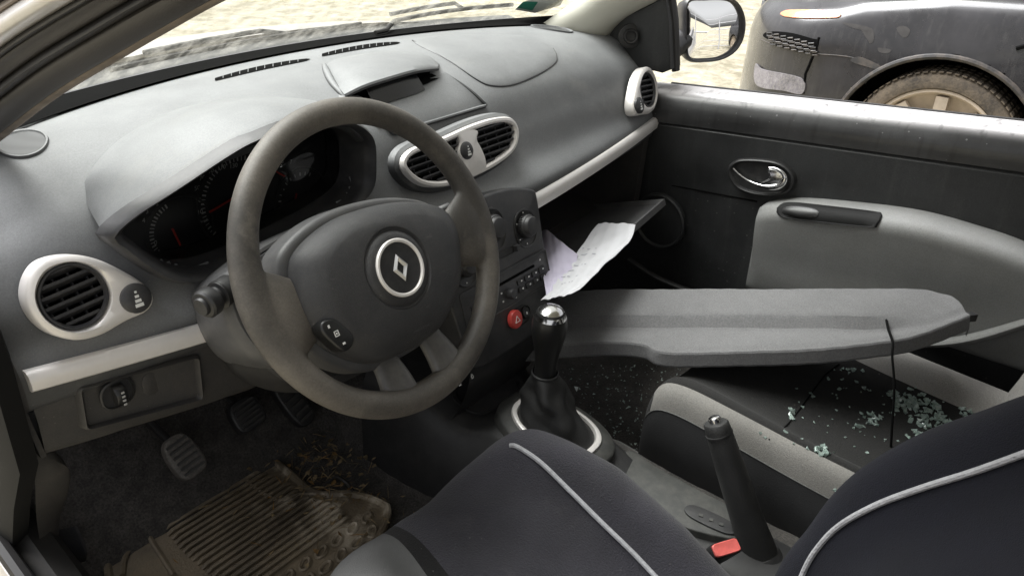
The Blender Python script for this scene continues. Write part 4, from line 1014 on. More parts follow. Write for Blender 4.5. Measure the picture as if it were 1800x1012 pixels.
# ================================================================== PEDALS
def pedal(px, w, h, name, label, tiltx=0.0, Y=.42, ribs=True, m='black'):
    c = at(*px, Y=Y); n_ = V(-.05, -.80, .60).normalized(); u = V(tiltx, .55, .80); u = (u - n_ * u.dot(n_)).normalized(); r = u.cross(n_)
    t = thing(name, label, 'pedal', c + n_ * -.02, group='foot pedals')
    lp = [c + r * w * math.copysign(abs(math.cos(a)) ** .6, math.cos(a)) * (1 - .10 * math.sin(a)) + u * h * math.copysign(abs(math.sin(a)) ** .7, math.sin(a)) for a in np.linspace(0, 2 * math.pi, 40, endpoint=False)]
    MB().plate(lp, n_, .012, .004, depth=.008).build('pad', M[m], t)
    b = MB()
    for k in range(6):
        q = (k - 2.5) / 3; b.box(c + u * h * .82 * q + n_ * .013, r * w * .72, u * h * .055, n_ * .0022)
    b.build('pad_ribs', M['dash2'], t, smooth=0)
    MB().tube([c - n_ * .006 + u * h * .4, c - n_ * .05 + u * .10, c - n_ * .03 + V(0, .03, .25)], .008, 8).build('arm', M['rubber'], t)
M['pedal'] = mat('dusty_pedal_rubber', (.085, .078, .07), .6, var=.4, vscale=60, dust=.5, dustcol=(.26, .23, .20))
pedal((322, 802), .026, .038, 'clutch_pedal', 'dusty ribbed clutch pedal, leftmost and nearest of the three pedals', m='pedal', Y=.40, tiltx=-.12)
pedal((432, 728), .030, .030, 'brake_pedal', 'dark brake pedal in shadow, middle one of the three pedals', Y=.43, tiltx=-.1)
pedal((513, 708), .022, .052, 'accelerator_pedal', 'narrow upright accelerator pedal with long ribs below the steering wheel', Y=.43, tiltx=-.2)

# ================================================================== FLOOR MAT
ZM = FZ + .012
fm = thing('floor_mat', 'muddy black rubber floor mat in the driver footwell', 'floor mat', V(-.42, .25, ZM))
mo = [(185, 965), (193, 925), (215, 893), (262, 868), (275, 845), (330, 822), (395, 797), (432, 793), (478, 806), (520, 838), (560, 868), (615, 868), (668, 882), (688, 905), (655, 985), (560, 1200), (250, 1200), (190, 1040)]
mp_ = spline([at(x, y, Z=ZM) for x, y in mo], 110, closed=True)
def insl(L, d):
    c = sum(L, Vector()) / len(L); out = []
    for i in range(len(L)):
        t = (L[(i + 1) % len(L)] - L[i - 1]).normalized(); q = V(-t.y, t.x, 0)
        if q.dot(c - L[i]) < 0: q = -q
        out.append(L[i] + q * d)
    return out
base = MB(); up_ = V(0, 0, 1)
base.rings([mp_, [p + up_ * .010 for p in mp_], [p + up_ * .013 for p in insl(mp_, .004)], [p + up_ * .012 for p in insl(mp_, .009)], [p + up_ * .006 for p in insl(mp_, .013)]])
base.build('mat_base', M['mat'], fm)
rb = MB(); ins2 = [(p.x, p.y) for p in insl(mp_, .02)]
y = .20
left_edge = lambda yy: -.515 + .10 * max(0, yy - .36)
while y < .55:
    xs = [x for x in np.linspace(-.62, -.2, 200) if inpoly((x, y), ins2) and x > left_edge(y)]
    if len(xs) > 10:
        x0, x1 = xs[0], min(xs[-1], -.285 - .25 * max(0, y - .30))
        if x1 - x0 > .03: rb.tube([V(x0, y, ZM + .006), V(x0 + .01, y, ZM + .010), V(x1 - .01, y, ZM + .010), V(x1, y, ZM + .006)], .0042, 6)
    y += .0135
# ovals on the heel area and tread loops
for i in range(9):
    for j in range(7):
        cx, cy = -.505 + .034 * i + .017 * (j % 2), .175 - .031 * j
        if inpoly((cx, cy), ins2):
            a0 = .5 + .25 * math.sin(i * 3.1 + j); rb.tube([V(cx + .0135 * math.cos(a) * math.cos(a0) - .007 * math.sin(a) * math.sin(a0), cy + .0135 * math.cos(a) * math.sin(a0) + .007 * math.sin(a) * math.cos(a0), ZM + .0075) for a in np.linspace(0, 2 * math.pi, 14, endpoint=False)], .0032, 5, closed=True)
for c in ([(305, 1010), (262, 940), (268, 905), (275, 870), (300, 845)], [(215, 1010), (222, 975), (255, 935), (300, 905)], [(400, 800), (440, 850), (490, 880), (520, 870), (560, 868)]):
    rb.tube(spline([at(x, y, Z=ZM + .008) for x, y in c], 30), .0045, 6)
rb.build('mat_ribs', M['mat'], fm)
# dirt, straw and dead leaves
st = MB()
for k in range(330):
    q = random.random()
    px, py = random.gauss(572, 52), random.gauss(818, 46)
    if q < .25: px, py = random.gauss(540, 120), random.gauss(900, 50)
    z = ZM + random.uniform(.004, .03) if py < 860 else ZM + .012
    p = at(px, py, Z=z)
    a = random.uniform(0, 6.28); l = random.uniform(.004, .020); w = random.uniform(.0005, .0014)
    if random.random() < .3: l, w = random.uniform(.004, .009), random.uniform(.002, .005)
    d = V(math.cos(a), math.sin(a), random.uniform(-.3, .5)) * l; s = V(-math.sin(a), math.cos(a), random.uniform(-.3, .3)) * w
    st.add([p - d - s, p - d * .2 + s + V(0, 0, l * .1), p + d, p + d * .2 - s], [[0, 1, 2, 3]], 0 if random.random() < .75 else 1)
tag(st.build('leaf_litter', [M['straw'], M['leaf']], None, smooth=0), 'straw, crumbs and dead leaf bits scattered on the driver footwell floor', 'litter', kind='stuff')
mt_ = MB(); pth = [at(*p, Z=ZM + z) for p, z in (((570, 852), .01), ((590, 838), .03), ((607, 846), .03), ((620, 862), .012))]
tag(MB().tube(spline(pth, 20), .0035, 6).build('bent_twig', M['pillar'], None), 'bent twig among the straw beside the floor mat', 'twig')
# ================================================================== CENTRE CONSOLE
con = thing('centre_console', 'black plastic centre console between the front seats', 'console', (0, 0, FZ))
SEC = [ # y, half width top, z top, half width bottom
 (.30, .125, -.40, .150), (.16, .122, -.425, .150), (.09, .112, -.452, .145), (.05, .095, -.448, .140), (.0, .083, -.446, .130), (-.06, .078, -.456, .125), (-.12, .074, -.475, .120), (-.18, .070, -.490, .115), (-.27, .068, -.500, .110), (-.40, .070, -.505, .110), (-.60, .075, -.510, .11), (-.85, .08, -.51, .115)]
rows = []
for y, wt, zt, wb in SEC:
    c = -.012
    rows.append([V(c - wb, y, FZ + .0), V(c - wb * .98, y, (FZ + zt) / 2), V(c - wt - .012, y, zt - .03), V(c - wt, y, zt - .008), V(c - wt + .012, y, zt), V(c, y, zt + .003), V(c + wt - .012, y, zt), V(c + wt, y, zt - .008), V(c + wt + .012, y, zt - .03), V(c + wb * .98, y, (FZ + zt) / 2), V(c + wb, y, FZ)])
cols = list(zip(*rows)); cols = [spline(c, 70) for c in cols]
MB().grid([list(r) for r in zip(*cols)]).build('console_body', M['tunnel'], con)
# grey plinth with silver ring around the gaiter
gp = V(-.018, -.040, -.448); gn = V(0, -.17, .985).normalized(); gx = V(1, 0, 0); gy = gn.cross(gx)
def gl(sx, sy, h, dy=0, p=3.0): return ellipse(gp + gn * h + gy * dy, gx * sx, gy * sy, 56, p)
def egg(sx, sy, h): 
    out = []
    for k in range(56):
        a = 2 * math.pi * k / 56; cx, sy_ = math.cos(a), math.sin(a)
        wv = 1 - .16 * (sy_ > 0) * sy_
        out.append(gp + gn * h + gx * sx * wv * math.copysign(abs(cx) ** .72, cx) + gy * sy * math.copysign(abs(sy_) ** .8, sy_))
    return out
MB().rings([egg(.084, .112, -.03), egg(.080, .108, .002), egg(.076, .104, .006), egg(.062, .085, .010)], fill=True).build('gear_plinth', M['tunnel2'], con)
MB().rings([egg(.060, .083, .009), egg(.059, .082, .015), egg(.056, .078, .0165), egg(.0525, .073, .016), egg(.051, .071, .010)], fill=False).build('gaiter_ring', M['silver'], con)
# trays and the rear grey part
ft = ellipse(V(-.01, .115, -.436), V(.075, 0, 0), V(0, .045, .008), 40, 3)
MB().rings([ft, [p + V(0, 0, .004) for p in ft], [p * .0 + V(-.01 + (p.x + .01) * .9, .115 + (p.y - .115) * .88, p.z + .004) for p in ft], [V(-.01 + (p.x + .01) * .82, .115 + (p.y - .115) * .8, p.z - .004) for p in ft]]).build('front_tray', M['black'], con)
rt = spline([at(*p, Z=-.493) for p in ((1105, 795), (1150, 822), (1230, 866), (1300, 905), (1303, 945), (1270, 948), (1190, 925), (1120, 880), (1080, 830))], 50, closed=True)
MB().plate(rt, V(0, 0, 1), .006, .003, depth=.03).build('rear_tray', M['tunnel2'], con)
r2 = spline([at(*p, Z=-.486) for p in ((1203, 893), (1225, 890), (1285, 918), (1296, 935), (1275, 938), (1215, 910))], 36, closed=True)
MB().plate(r2, V(0, 0, 1), .0025, .001).build('window_switch_block', M['tunnel'], con)
mk = MB()
for k in range(3):
    p = at(1232 + 18 * k, 905 + 8 * k, Z=-.4828); mk.box(p, V(.003, .001, 0), V(-.001, .003, 0), V(0, 0, .0008))
mk.build('switch_marks', M['tunnel2'], con, smooth=0)

# ================================================================== GEAR LEVER
gear = thing('gear_lever', 'black gear lever with a chrome topped knob and leather gaiter', 'gear lever', gp)
kt = at(967, 562, X=-.018); kb = at(957, 668, X=-.018); ax = (kt - kb).normalized()
Lk = (kt - kb).length
K = 1.22
MB().lathe([(.0165 * K, -.02), (.0165 * K, .0), (.0168 * K, .004), (.0155 * K, .010), (.0152 * K, Lk * .28), (.0168 * K, Lk * .45), (.0210 * K, Lk * .66), (.0238 * K, Lk * .82), (.0242 * K, Lk * .93), (.0230 * K, Lk * 1.03), (.0200 * K, Lk * 1.11), (.0175 * K, Lk * 1.145)], kb, ax, 40, cap1=True).build('knob', M['knob'], gear)
MB().lathe([(.0222 * K, Lk * 1.055), (.0205 * K, Lk * 1.105), (.0145 * K, Lk * 1.175), (.006 * K, Lk * 1.205), (.001, Lk * 1.208)], kb, ax, 40).build('knob_cap', M['chrome'], gear)
# gaiter: from the ring up to the collar, sagging folds
rows = []
top_c = kb + ax * .016
for q in np.linspace(0, 1, 26):
    r = []
    for k in range(48):
        a = 2 * math.pi * k / 48; cx, sy_ = math.cos(a), math.sin(a)
        b = gp + gx * .051 * math.copysign(abs(cx) ** .75, cx) + gy * .070 * math.copysign(abs(sy_) ** .8, sy_) + gn * .011
        e2 = gx; e3 = ax.cross(gx).normalized() * -1
        t = top_c + gx * .0225 * cx + gy * .0225 * sy_
        w = q ** .80
        p = b.lerp(t, q); out_ = b.lerp(t, w); p = V(out_.x, out_.y, b.z + (t.z - b.z) * (q ** 1.0))
        f = math.sin(math.pi * q) ; d = (p - (gp.lerp(top_c, q))); d.z = 0
        fold = .0060 * f * math.sin(3 * a + 4 * q) + .0035 * f * math.sin(5 * a - 6 * q + 1) + .0012 * f * math.sin(20 * q + 2 * math.sin(2 * a))
        if d.length > 0: p += d.normalized() * fold
        r.append(p)
    rows.append(r)
MB().grid(rows, cu=True).build('gaiter', M['gaiter'], gear)
MB().lathe([(.0225, -.004), (.0235, .0), (.0235, .006), (.0215, .008)], kb + ax * .010, ax, 30, cap1=False).build('gaiter_collar', M['black'], gear)

# ================================================================== HANDBRAKE
hbk = thing('handbrake', 'black raised handbrake lever with a chrome button', 'handbrake', (0.01, -.44, -.50))
tp = at(1258, 742, X=.012); bt_ = at(1342, 1000, X=.012); d_ = (tp - bt_).normalized()
Lh = (tp - bt_).length
MB().tube([bt_ - d_ * .05, bt_, bt_ + d_ * Lh * .35, bt_ + d_ * Lh * .7, tp - d_ * .012, tp - d_ * .002, tp], [.037, .034, .0262, .0236, .0205, .0198, .018], 24, flat=.86, up=(1, 0, 0)).build('grip', M['gaiter'], hbk)
MB().lathe([(.0095, -.002), (.0095, .006), (.0085, .009), (.005, .0105)], tp, d_, 24).build('release_button', M['chrome'], hbk)
MB().tube([tp - d_ * .020, tp - d_ * .0175], [.0208, .0208], 24).build('grip_collar', M['black'], hbk)
MB().tube([bt_ + d_ * (Lh * .12), bt_ + d_ * (Lh * .06), bt_ + d_ * (Lh * .0), bt_ - d_ * .03], [.031, .0375, .0385, .046], 24).build('lever_boot', M['tunnel'], hbk)
sd = MB(); q = d_.cross(V(1, 0, 0)).normalized()
sd.tube([bt_ + d_ * .02 + q * -.022 + V(.006, 0, 0), tp - d_ * .03 - q * -.0 + V(.006, -.012, -.012)], .004, 6).build('grip_seam', M['black'], hbk)
# ================================================================== SEAT BELT BUCKLE
bl = at(1277, 962, X=-.098)
bk_ = thing('seat_belt_buckle', 'black seat belt buckle with a red release button beside the handbrake', 'buckle', bl - V(0, 0, .09))
bx_, by_, bz_ = V(.85, -.5, -.0).normalized(), V(.35, .55, .35).normalized(), V(0, -.1, .95).normalized()
by_ = (by_ - bx_ * by_.dot(bx_)).normalized(); bz_ = bx_.cross(by_)
if bz_.z < 0: bz_ = -bz_
def bxl(h, a, b): return ellipse(bl + bz_ * h, bx_ * a * .88, by_ * b * .80, 32, 6)
MB().rings([bxl(-.10, .020, .010), bxl(-.05, .0245, .0125), bxl(-.008, .0265, .0140), bxl(-.003, .0262, .0138), bxl(-.001, .0252, .0128), bxl(-.004, .0245, .0122)]).build('buckle_housing', M['black'], bk_)
MB().rings([bxl(-.006, .0240, .0118), bxl(.0005, .0240, .0118), bxl(.0018, .0225, .0105), bxl(.0012, .012, .005)]).build('release_button', M['buckred'], bk_)

# ================================================================== SEATS
def patch(P, nu, nv):
    # P: list of control rows -> smooth grid
    R = [spline(r, nv) for r in P]; C = list(zip(*R)); C = [spline(c, nu) for c in C]
    return [list(r) for r in zip(*C)]
# driver seat: cushion profile across X at stations along Y (front to back)
ds = thing('driver_seat', 'driver seat in a dark navy fabric cover with grey piping', 'seat', (-.36, -.30, FZ))
def cush(y, xl, xr, z, lift, bol, sag=.012):
    w = xr - xl
    return [V(xl + .005, y, z - .19), V(xl - .004, y, z - .10), V(xl, y, z - .03 + lift), V(xl + .03, y, z + bol * .8 + lift), V(xl + .075, y, z + bol + lift), V(xl + .13, y, z - .004 + lift), V(xl + w * .5, y, z - sag + lift), V(xr - .13, y, z - .002 + lift), V(xr - .075, y, z + bol + lift), V(xr - .03, y, z + bol * .75 + lift), V(xr, y, z - .035 + lift), V(xr + .002, y, z - .11), V(xr - .004, y, z - .19)]
rowsC = [(-.020, -.470, -.200, -.475, 0, 0.0), (-.018, -.500, -.165, -.420, 0, .002), (-.045, -.535, -.135, -.374, 0, .008), (-.10, -.56, -.112, -.362, 0, .026), (-.20, -.585, -.100, -.384, 0, .048), (-.32, -.59, -.098, -.425, 0, .052), (-.45, -.59, -.118, -.455, 0, .040), (-.62, -.58, -.118, -.47, 0, .03)]
P_ = [cush(y, xl, xr, z, l, b) for y, xl, xr, z, l, b in rowsC]
G = patch(P_, 60, 70)
G = [[p + V(0, 0, .0016 * math.sin(23 * p.x + 9 * math.sin(11 * p.y)) * math.sin(17 * p.y + 2) + .0012 * math.sin(61 * p.x + 40 * p.y)) for p in r] for r in G]
cmb = MB().grid(G); k = 0
for i in range(59):
    for j in range(69):
        xm = G[20][j].x + .0 * i
        cmb.m[k] = 2 if xm < -.452 else (1 if xm < -.418 else 0); k += 1
cu_o = cmb.build('cushion', [M['navy'], M['seatdark'], M['seatgrey']], ds)
# front skirt
MB().grid([[p for p in G[0]], [V(p.x * 1.0, p.y - .012, -.56) for p in G[0]]]).build('cushion_front', M['seatgrey'], ds)
CB = BVHTree.FromPolygons([p for r in G for p in r], [[i * 70 + j, i * 70 + j + 1, (i + 1) * 70 + j + 1, (i + 1) * 70 + j] for i in range(59) for j in range(69)])
def onb(B, px, py, off):
    h, n, _, _ = B.ray_cast(CAM_POS, ray(px, py))
    if h is None: return None
    if n.dot(ray(px, py)) > 0: n = -n
    return h + n * off
pp = [onb(CB, *p, .0015) for p in ((897, 784), (910, 786), (950, 812), (1000, 860), (1060, 920), (1110, 968), (1150, 1010), (1200, 1062), (1240, 1110))]
pp = [p for p in pp if p is not None]
PIPEN = len(pp)
if len(pp) > 2: MB().tube(spline(pp, 60), .0036, 8).build('piping', M['piping'], cu_o)
0 and print('CUSH', [tuple(round(c, 3) for c in (onb(CB, *p, 0) or V(0,0,0))) for p in ((690, 905), (700, 960), (745, 1010), (620, 1000), (860, 1010), (650, 960))])
# strap and tucked corner of the cover at the outer front
gs = [onb(CB, *p, .004) for p in ((690, 903), (722, 890), (742, 888), (770, 960), (800, 1040), (740, 1040), (718, 960))]
if all(g is not None for g in gs):
    MB().plate(spline(gs, 40, closed=True), V(0, -.2, 1), .003, .001).build('cover_flap', M['seatdark'], cu_o)
# backrest
def back(t, xl, xr, bol):
    # t up the back: returns a section from outer side round the front to inner side and back
    y0, z0 = -.485 - .322 * t + .036 * math.exp(-((t - .40) / .20) ** 2), -.42 + .62 * t
    f = lambda x, dy, dx=0: V(x, y0 + dy, z0 + dy * .35)
    return [f(xl + .02, -.13), f(xl, -.09), f(xl + .002, -.035), f(xl + .03, .010 + bol * .3), f(xl + .07, .008 + bol * .5), f(xl + .13, -.012), f((xl + xr) / 2, -.022), f(xr - .14, -.010), f(xr - .085, .008 + bol), f(xr - .035, .004 + bol * .8), f(xr, -.04), f(xr, -.09), f(xr - .02, -.13)]
Pb = [back(t, xl, xr, b) for t, xl, xr, b in ((-.05, -.56, -.15, .0), (.05, -.59, -.130, .012), (.2, -.60, -.115, .028), (.45, -.60, -.115, .034), (.7, -.59, -.125, .028), (.9, -.56, -.155, .015), (1.0, -.52, -.20, .0))]
GB = patch(Pb, 56, 66)
GB = [[p + V(0, .0018 * math.sin(19 * p.x + 7 * math.sin(9 * p.z)) * math.sin(21 * p.z), .001 * math.sin(55 * p.x + 48 * p.z)) for p in r] for r in GB]
bo = MB().grid(GB); top_ = GB[-1]
bo.grid([top_, [V(p.x * .96 - .015, p.y - .03, p.z + .015) for p in top_], [V(-.36 + (p.x + .36) * .6, -.90, p.z + .0) for p in top_]])
bo_ = bo.build('backrest', M['navy_shaded'], ds)
BB = BVHTree.FromPolygons([p for r in GB for p in r], [[i * 66 + j, i * 66 + j + 1, (i + 1) * 66 + j + 1, (i + 1) * 66 + j] for i in range(55) for j in range(65)])
pb = [onb(BB, *p, .0015) for p in ((1395, 1075), (1405, 1035), (1413, 1008), (1435, 968), (1475, 925), (1540, 888), (1620, 858), (1710, 830), (1800, 798), (1860, 775), (1920, 750))]
BADP = sum(p is None for p in pb); pb = [p for p in pb if p is not None]
if len(pb) > 2: MB().tube(spline(pb, 80), .0033, 8).build('piping', M['piping'], bo_)
hr = MB().rings([ellipse(V(-.36, -.845, .30 + dz), V(.12 * q, 0, 0), V(0, .05 * q, 0), 40, 3) for q, dz in ((.9, 0), (1, .02), (1, .14), (.8, .17), (.3, .18))], fill0=True).build('headrest', M['navy_shaded'], ds)
MB().grid([[V(x, y, z) for x in (-.56, -.14)] for y, z in ((-.05, -.54), (-.05, FZ), (-.6, FZ), (-.6, -.54))], cv=True).build('seat_rail', M['void'], ds)

# passenger seat
ps = thing('passenger_seat', 'dark fabric passenger seat with beige side bolsters strewn with broken glass', 'seat', (.36, -.35, FZ))
def cushp(y, z, b, xl=.095, xr=.56, fz=0):
    return [V(xl + .012, y, z - .21), V(xl - .006, y, z - .10), V(xl, y, z - .028), V(xl + .016, y, z + .004 + b), V(xl + .05, y, z + .006 + b), V(xl + .085, y, z - .008), V(xl + .13, y, z - .018), V((xl + xr) / 2, y, z - .024), V(xr - .13, y, z - .018), V(xr - .09, y, z - .006), V(xr - .05, y, z + .006 + b), V(xr - .016, y, z + .002 + b), V(xr, y, z - .03), V(xr + .004, y, z - .10), V(xr - .012, y, z - .21)]
rp = [(-.150, -.50, -.03, .13, .535), (-.142, -.43, -.01, .118, .545), (-.160, -.382, .0, .104, .552), (-.205, -.366, .004, .097, .556), (-.30, -.376, .008, .095, .56), (-.42, -.395, .014, .095, .562), (-.54, -.412, .022, .095, .562), (-.66, -.425, .026, .095, .562), (-.74, -.43, .02, .10, .56)]
Pp = [cushp(y, z, b, xl, xr) for y, z, b, xl, xr in rp]
NV = 99
GP = patch(Pp, 66, NV)
# material by column: dark side, beige bolster, dark centre, beige bolster, dark side
pm = MB(); pm.grid(GP)
cu_p = pm
k = 0
for i in range(65):
    for j in range(NV - 1):
        u = (j + .5) / (NV - 1)
        x = (GP[i][j].x + GP[i][j + 1].x) / 2; xl, xr = .095, .62
        zc = GP[i][j].z
        lim = .055 - .03 * max(0, (GP[i][j].y + .24)) / .09 if GP[i][j].y > -.24 else .055
        top_in = xl + .004 < x < xl + max(.02, lim) + .006 * math.sin(GP[i][j].y * 30)
        fr = GP[i][j].y > -.168
        if .205 < u < .264 and i > 11: pm.m[k] = 1
        elif .665 < u < .79 and i > 6: pm.m[k] = 1
        elif u <= .205 or u >= .79: pm.m[k] = 2
        k += 1
po = pm.build('cushion', [M['seatdark'], M['beige'], M['seatdark2']], ps)
PB = BVHTree.FromPolygons([p for r in GP for p in r], [[i * NV + j, i * NV + j + 1, (i + 1) * NV + j + 1, (i + 1) * NV + j] for i in range(65) for j in range(NV - 1)])
MB().grid([[p for p in GP[0]], [V(p.x, p.y - .02, -.58) for p in GP[0]]]).build('cushion_front', M['seatdark2'], ps)
# stitched seam beside the inner bolster and the cross seam
js = int(.205 * (NV - 1)); MB().tube([GP[i][js] + V(-.0006, 0, .0006) for i in range(8, 64)], .0012, 5).build('stitch_line', M['seatgrey'], po)
cs_ = [onb(PB, *p, .0006) for p in ((1352, 772), (1385, 745), (1420, 700), (1450, 660), (1475, 640))]
cs_ = [p for p in cs_ if p is not None]
if len(cs_) > 2: MB().tube(spline(cs_, 20), .0013, 6).build('cross_seam', M['void'], po)
def backp(t, xl, xr, bol):
    y0, z0 = -.66 - .20 * t, -.42 + .62 * t
    f = lambda x, dy: V(x, y0 + dy, z0 + dy * .3)
    return [f(xl + .02, -.13), f(xl, -.07), f(xl + .004, -.01), f(xl + .03, .03 + bol), f(xl + .07, .02 + bol), f(xl + .12, -.0), f((xl + xr) / 2, -.012), f(xr - .12, 0), f(xr - .07, .02 + bol), f(xr - .03, .03 + bol), f(xr - .004, -.01), f(xr, -.07), f(xr - .02, -.13)]
Pq = [backp(t, xl, xr, b) for t, xl, xr, b in ((-.05, .12, .55, 0), (.1, .08, .585, .0), (.3, .075, .59, .016), (.6, .08, .585, .02), (.9, .12, .545, 0), (1.0, .16, .50, -.01))]
GQ = patch(Pq, 40, 61); q_ = MB(); q_.grid(GQ); k = 0
for i in range(39):
    for j in range(60):
        u = (j + .5) / 60; q_.m[k] = 1 if (.16 < u < .36 or .64 < u < .84) else (2 if u <= .16 or u >= .84 else 0); k += 1
q_.grid([GQ[-1], [V(.36 + (p.x - .36) * .7, -.98, p.z) for p in GQ[-1]]])
q_.build('backrest', [M['seatdark'], M['beige'], M['seatdark2']], ps)
MB().rings([ellipse(V(.36, -.93, .26 + dz), V(.12 * q, 0, 0), V(0, .05 * q, 0), 40, 3) for q, dz in ((.9, 0), (1, .02), (1, .14), (.8, .17), (.3, .18))], fill0=True).build('headrest', M['seatdark'], ps)
MB().grid([[V(x, y, z) for x in (.14, .58)] for y, z in ((-.2, -.56), (-.2, FZ), (-.7, FZ), (-.7, -.56))], cv=True).build('seat_rail', M['void'], ps)

# ================================================================== PARCEL SHELF
sA, sB, sC = V(.25, .163, -.366), at(1662, 520, X=.545), V(.15, -.184, -.335)
sn = (sB - sA).cross(sC - sA).normalized(); sn = sn if sn.z > 0 else -sn
shelf = thing('parcel_shelf', 'grey felt covered parcel shelf lying across the passenger seat', 'parcel shelf', sA.lerp(sB, .5))
def sp(px, py, h=0): return atp(px, py, sA, sn) + sn * h
# rows run from the far edge to the near edge; columns from the footwell end to the door end
ROWS = [([(880, 545), (960, 528), (1060, 519), (1250, 518), (1450, 518), (1600, 518), (1655, 519), (1672, 523)], .013),
        ([(878, 558), (960, 546), (1060, 544), (1250, 545), (1450, 545), (1560, 545), (1650, 540), (1684, 531)], .0145),
        ([(876, 570), (960, 561), (1060, 559), (1250, 560), (1440, 561), (1535, 562), (1632, 556), (1690, 537)], .013),
        ([(876, 573), (960, 565), (1060, 563), (1250, 563), (1438, 564), (1530, 566), (1630, 559), (1692, 540)], .0115),
        ([(874, 580), (960, 575), (1060, 573), (1250, 573), (1430, 574), (1522, 576), (1622, 570), (1697, 546)], -.0035),
        ([(873, 584), (960, 579), (1060, 577), (1250, 577), (1428, 578), (1522, 580), (1620, 573), (1699, 548)], -.0045),
        ([(872, 604), (960, 596), (1060, 591), (1130, 596), (1185, 609), (1400, 606), (1540, 594), (1617, 583), (1703, 552)], .0025),
        ([(871, 618), (960, 608), (1060, 601), (1130, 606), (1178, 620), (1390, 616), (1545, 602), (1615, 588), (1705, 554)], .0015)]
R = [spline([sp(x, y, h * (1 if i < len(pts) - 2 else .25)) for i, (x, y) in enumerate(pts)], 110) for pts, h in ROWS]
def down(row, d, q=0): return [p - sn * d + V(-.9, -.42, 0) * q for p in row]
R = [down(R[0], .024, -.004), down(R[0], .004, -.003)] + R + [down(R[-1], .003, .0025), down(R[-1], .024, .0075), down(R[-1], .028, .006), down(R[-1], .028, .0)]
Rg = [R[0]]
for a_, b_ in zip(R, R[1:]):
    for q in (1 / 3, 2 / 3, 1): Rg.append([p.lerp(r_, q) for p, r_ in zip(a_, b_)])
Rg = [[p + sn * (.0006 * math.sin(37 * p.x + 51 * p.y) + .0004 * math.sin(160 * p.x - 90 * p.y)) for p in r] for r in Rg]
sb = MB().grid(Rg)
sb.grid([[p - sn * .006 for p in Rg[0]], [p - sn * .002 for p in Rg[-1]]], mi=1)
sb.grid([[r[-1] for r in Rg], [r[-1] - sn * .014 + V(.0, .002, 0) for r in Rg]])
sho = sb.build('shelf_board', [M['felt'], M['void']], shelf, smooth=24)
# hinge peg at the door end
pg = at(1700, 557, X=.555)
MB().box(pg, V(.012, -.010, 0), V(.004, .005, 0), V(0, 0, .007)).build('hinge_peg', M['black'], shelf, smooth=0)
# lifting cord
c0 = sp(1557, 566, .006); pe = sp(1569, 612, .008)
cp = [c0 + V(0, 0, -.006), c0, sp(1561, 582, .004), sp(1565, 597, .008), pe, pe + V(-.012, -.006, -.016)]
cp += [at(1572, 680, X=pe.x - .030), at(1568, 750, X=pe.x - .040), at(1565, 806, X=pe.x - .045)]
cd = MB().tube(spline(cp, 50), .0021, 6).build('lifting_cord', M['void'], shelf)
kn = cp[-1]
MB().tube(spline([kn + V(-.006, .0, .01), kn + V(.004, 0, -.004), kn + V(.006, 0, .006), kn + V(-.002, 0, .0), kn + V(-.003, 0, -.01)], 20), .0016, 6).build('cord_knot', M['void'], cd)

# ================================================================== PAPERS IN THE GLOVEBOX
lp0 = lidp(.4, .6, .014); ln_ = (lidA - hA).cross(hB - hA).normalized(); ln_ = ln_ if ln_.z > 0 else -ln_
def sheet(rows, name, label, m, nu=26, nv=26):
    G_ = patch([[atp(px, py, lp0 + ln_ * h, ln_) for px, py, h in r] for r in rows], nu, nv)
    G_ = [[p + ln_ * (.0022 * abs(math.sin(.55 * i - .25 * j)) + .0016 * abs(math.sin(.22 * i + .5 * j + 1))) for j, p in enumerate(r)] for i, r in enumerate(G_)]
    b = MB().grid(G_); b.grid([[p - ln_ * .0012 for p in r] for r in G_])
    t = tag(b.build(name, m, None, smooth=60), label, 'paper', 'loose papers in the open glovebox')
    return t, G_
sh, SG = sheet([[(1117, 396, .020), (1085, 394, .028), (1052, 394, .040)],
       [(1112, 418, .010), (1072, 418, .018), (1033, 420, .030)],
       [(1095, 438, .010), (1052, 442, .014), (1012, 449, .020)],
       [(1064, 466, .010), (1024, 472, .013), (990, 478, .018)],
       [(1032, 499, .012), (1000, 503, .013), (972, 505, .014)],
       [(1003, 519, .014), (975, 525, .013), (950, 530, .012)]],
      'letter_sheet', 'folded white printed sheet hanging out of the open glovebox', M['paper'])
lnm = MB()
for i in range(8, 22, 2):
    for j in range(12, 23):
        if random.random() < .65 and j not in (15, 16):
            a, b_, c, d = SG[i][j], SG[i][j + 1], SG[i + 1][j + 1], SG[i + 1][j]
            lnm.add([p + ln_ * .0007 for p in (a, b_, b_.lerp(c, .20), a.lerp(d, .20))], [[0, 1, 2, 3]])
lnm.build('printed_text', M['ink'], sh, smooth=0)
sheet([[(1016, 449, .022), (988, 428, .045), (964, 408, .055), (946, 408, .050)],
       [(1010, 478, .012), (985, 464, .026), (966, 452, .032), (950, 450, .030)],
       [(990, 520, .006), (978, 521, .008), (970, 522, .010), (961, 523, .012)]],
      'lilac_sheet', 'lilac tinted sheet of paper lying under the white sheet in the glovebox', M['lilac'])
